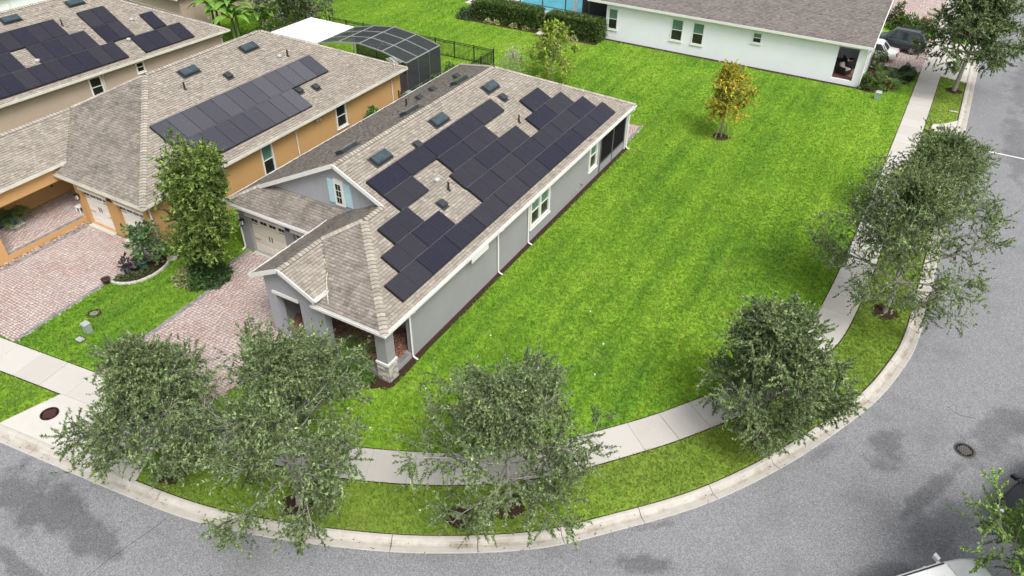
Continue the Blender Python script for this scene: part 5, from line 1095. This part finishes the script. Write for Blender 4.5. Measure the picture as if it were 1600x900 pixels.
# wicker chairs in the white house porch
def wicker(label,loc,rot):
    T=thing('wicker_chair',label,'chair',loc,rot,'wicker porch chairs',local=True); MB().hexa([(-.36,-.36,0),(.36,-.36,0),(.36,.36,0),(-.36,.36,0)],[(-.4,-.4,.36),(.4,-.4,.36),(.4,.4,.36),(-.4,.4,.36)]).build('base',M['wicker'],T)
    MB().box(-.3,.3,-.32,.34,.36,.46).build('seat_cushion',M['cushion'],T); MB().hexa([(-.4,.3,.36),(.4,.3,.36),(.4,.42,.36),(-.4,.42,.36)],[(-.38,.42,.85),(.38,.42,.85),(.38,.52,.85),(-.38,.52,.85)]).build('backrest',M['wicker'],T)
    MB().hexa([(-.24,.18,.46),(.24,.18,.46),(.24,.3,.46),(-.24,.3,.46)],[(-.22,.3,.8),(.22,.3,.8),(.22,.4,.8),(-.22,.4,.8)]).build('back_cushion',M['cushion'],T)
    for s in (-1,1): MB().box(s*.4-.05,s*.4+.05,-.38,.38,.36,.6).build('arm',M['wicker'],T)
wicker('dark wicker chair with pale cushion nearest the lawn opening',(10.1,43.9,.35),R(60)); wicker('dark wicker chair with pale cushion at the porch back',(10.2,45.6,.35),R(120))
# ------------------------------------------------------------------ cars
def car(label,loc,rot,paint,suv=True,L=4.7,Wd=1.86,H=1.68):
    T=thing('parked_car',label,'car',loc,rot,local=True); h=L/2
    belt=H*.62; W=Wd/2
    # lower body: stations along x (front = +x)
    st=[(-h,.45,belt*.86,.80),(-h+.12,.30,belt*.97,.93),(-h+.9,.24,belt,1.0),(-.2,.22,belt*.98,1.0),(h*.42,.22,belt*.96,1.0),(h-.75,.24,belt*.88,.98),(h-.2,.28,belt*.76,.88),(h,.42,belt*.62,.72)]
    rings=[]
    for x,z0,z1,k in st:
        w=W*k; m=(z0+z1)/2; rings.append([(x,-w*.86,z0),(x,w*.86,z0),(x,w*.97,z0+.15),(x,w,m),(x,w*.96,z1-.06),(x,w*.84,z1),(x,-w*.84,z1),(x,-w*.96,z1-.06),(x,-w,m),(x,-w*.97,z0+.15)])
    MB().tube_rings(rings).build('body',M[paint],T,smooth=True)
    # greenhouse
    rx0,rx1=(-h+.55,.35) if suv else (-h+1.35,.25); bx0,bx1=(-h+.12,h*.42) if suv else (-h+.75,h*.40); z1=H
    def gh(z,f): 
        xa=bx0+(rx0-bx0)*f; xb=bx1+(rx1-bx1)*f; w=W*(.86-.20*f); return [(xa,-w*.9,z),(xa,w*.9,z),(xa+.15,w,z),(xb-.25,w,z),(xb,w*.86,z),(xb,-w*.86,z),(xb-.25,-w,z),(xa+.15,-w,z)]
    b=belt*.97
    MB().tube_rings([gh(b-.05,0),gh(b+(z1-b)*.86,.86)]).build('windows',M['carglass'],T)
    MB().tube_rings([gh(b+(z1-b)*.85,.84),gh(z1-.02,.97),[(x*.92,y*.9,z1+.02) for x,y,_ in gh(z1,1)]]).build('roof',M[paint],T,smooth=False)
    lo,hi=gh(b-.05,0),gh(b+(z1-b)*.88,.88)
    for j in range(8): MB().bar(Vector(lo[j])*1.004,Vector(hi[j])*1.004,.07,.05).build('pillar',M[paint],T)
    for s in (-1,1): MB().bar((-.35,s*W*.862,b),(-.33,s*W*.70,b+(z1-b)*.88),.09,.03).build('pillar',M[paint],T)
    for sx in (-1,1):
        for sy in (-1,1):
            c=(sx*h*.60,sy*(W-.10),.34); r=.35; mb=MB(); ring=lambda rad,y:[(c[0]+rad*math.cos(2*math.pi*j/20),c[1]+y,c[2]+rad*math.sin(2*math.pi*j/20)) for j in range(20)]
            w=mb.tube_rings([ring(r*.8,-.11*sy),ring(r,-.08*sy),ring(r,.08*sy),ring(r*.84,.115*sy)]).build('wheel',M['rubber'],T,smooth=False)
            mr=MB().tube_rings([ring(r*.70,.105*sy),ring(r*.68,.125*sy)]); 
            mr.build('rim',M['iron'],w); sp=MB()
            for k in range(5):
                a=2*math.pi*k/5; sp.bar((c[0],c[1]+.13*sy,c[2]),(c[0]+r*.68*math.cos(a),c[1]+.13*sy,c[2]+r*.68*math.sin(a)),.07,.03,up=(0,1,0))
            sp.build('spoke',M['rim'],w)
    for sy in (-1,1):
        MB().obox((h-.16,sy*W*.66,belt*.70),(.10,-.05*sy,0),(.02,.10*sy,0),(0,0,.04)).build('headlight',M['lamp'],T)
        MB().obox((-h+.08,sy*W*.72,belt*.84),(.07,0,0),(0,.15,0),(0,0,.10)).build('tail_light',M['redlight'],T)
        mm=MB(); mm.obox((h*.30,sy*(W+.10),belt*1.02),(.07,.02*sy,0),(0,.11,0),(0,0,.075)); mm.bar((h*.30,sy*W*.86,belt*.95),(h*.30,sy*(W+.04),belt*1.0),.05,.04); mm.build('mirror',M[paint],T)
        for x in (-.75,.35): MB().box(x-.09,x+.09,sy*W-.0,sy*(W+.018),belt*.78,belt*.81).build('door_handle',M['black'],T)
    MB().box(h-.06,h+.012,-.4,.4,.42,.62).build('grille',M['black'],T); MB().box(-h-.012,-h+.05,-.5,.5,.5,.62).build('number_plate',M['black'],T)
    if suv:
        rb=MB()
        for s in (-1,1): rb.bar((rx0+.2,s*W*.56,H+.05),(rx1-.1,s*W*.56,H+.05),.04,.04)
        rb.build('roof_rail',M['black'],T)
    return T
car('dark grey crossover parked on the white house paver driveway',(12.75,53.3,.03),R(180-4),'car_dark',True)
car('white sedan parked beside the dark crossover, mostly hidden by the house',(11.1,49.95,.03),R(180),'car_white',False,4.4,1.8,1.42)
car('white car parked at the bottom edge under the overhanging tree',(21.2,-1.15,-.06),R(47),'car_white',True,4.6,1.85,1.62)
car('black car at the right edge behind the overhanging tree',(24.3,5.3,-.06),R(63+180),'car_black',False,4.7,1.85,1.5)

# ------------------------------------------------------------------ grass blades over the lawns
HOUSES=[[(-12.8,2.2),(.3,2.2),(.42,-2.2),(.28,2.2),(.28,23.9),(-12.8,23.9)],[(-6.5,2.5),(-6.5,-3),(-1.5,-2.9),(-.2,-2.4),(.36,-1.9),(.38,2.5)],[(-28.9,-5),(-22,-5),(-22,-.1),(-16.25,-.1),(-16.25,21.3),(-28.9,21.3)],[(-24.9,21),(-16.3,21),(-16.3,26.6),(-24.9,26.6)],[(-23.9,40.2),(-9.8,40.2),(-9.8,58),(-23.9,58)],[(-10,42.1),(11.6,42.1),(11.6,60),(-10,60)]]
EXC=HOUSES+[D1,D2,D3,AP1,AP2,AP3,INL,WBED,PT,[tuple(p) for p in BED]+[(-16.2,-.2),(-16.2,-3.0)]]
VI=[tuple(p) for p in (SWC+SN*SW/2)[::2]]; VERGE=VI+[tuple(p) for p in BACK[::2]]
def scatter(n,x0,x1,y0,y1,seed,hs):
    r=np.random.default_rng(seed); P=np.c_[r.uniform(x0,x1,n),r.uniform(y0,y1,n)]
    ok=r.random(n)<np.interp(P[:,1],[-14,10,45,62],[1,1,.42,.36])
    ok&=inpoly(P,lawn_in)&~inpoly(P,SWband)
    for e in EXC: ok&=~inpoly(P,e)
    # keep what lies inside a widened camera frustum
    d=np.c_[P,np.zeros(len(P))]-np.array(CAM); cx=d@np.array(_r2); cy=d@np.array(_d2); cz=d@np.array(_f); ok&=(np.abs(cx/cz)<.80)&(np.abs(cy/cz)<.50)
    for (loc,*_) in TREES: ok&=np.hypot(P[:,0]-loc[0],P[:,1]-loc[1])>.52
    P=P[ok]; k=3; n=len(P); Q=np.repeat(P,k,0)+r.normal(0,.035,(n*k,2)); a=r.uniform(0,2*np.pi,n*k); h=hs*r.uniform(.5,1.3,n*k); w=hs*.32
    t=np.c_[np.cos(a),np.sin(a)]; s=np.c_[-t[:,1],t[:,0]]; z=np.zeros((len(Q),1))
    V=np.stack([np.c_[Q-s*w,z],np.c_[Q+s*w,z],np.c_[Q+t*h[:,None]*.7,h[:,None]]],1).reshape(-1,3); return V,np.clip(np.repeat(r.normal(.45,.20,n),k)+r.normal(0,.16,n*k),0,1),np.repeat(inpoly(P,VERGE).astype(float),k)
Vs=[];Ts=[];Ds=[]
for a in ((780000,-45,19.5,-14,62,1,.074),):
    v,t,d_=scatter(*a); Vs.append(v);Ts.append(t);Ds.append(d_)
V=np.concatenate(Vs); gme=np_mesh('grass',V,np.arange(len(V)).reshape(-1,3),M['grass'],tone=np.concatenate(Ts)); at_=gme.attributes.new('dry','FLOAT','FACE'); at_.data.foreach_set('value',np.concatenate(Ds).astype(np.float32)); np_obj('grass',gme,kind='stuff',label='short bright green lawn grass',cat='grass')
print('grass tris',len(V)//3)
# fallen leaves along the gutter and on the slabs
r=np.random.default_rng(77); P=[]
for i in r.integers(150,len(EDGE)-260,300): P.append([*(EDGE[i]+EN[i]*(.02+abs(r.normal(0,.25)))+r.normal(0,.05,2)-EN[i]*(.0 if r.random()<.7 else r.exponential(.6))),-.04 if r.random()<2 else 0])
P=np.array(P); dd=np.array([np.min(np.hypot(EDGE[:,0]-p[0],EDGE[:,1]-p[1])) for p in P]); P[:,2]=-.035+.06*np.clip((dd-.3)/.2,0,1)*(np.array([np.dot(p[:2]-EDGE[k],EN[k]) for p,k in zip(P,[int(np.argmin(np.hypot(EDGE[:,0]-p[0],EDGE[:,1]-p[1]))) for p in P])])>0)
V,F=leaf_tris(P,np.c_[r.normal(0,1,(len(P),2)),np.zeros(len(P))],.065,.022,r,6.); np_obj('leaf_litter',np_mesh('leaf_litter',V,F,M['leaf'],tint=tints([(.06,.05,.03),(.10,.07,.04),(.05,.06,.03)],len(P),r)),kind='stuff',label='fallen brown leaves in the gutter',cat='leaves')
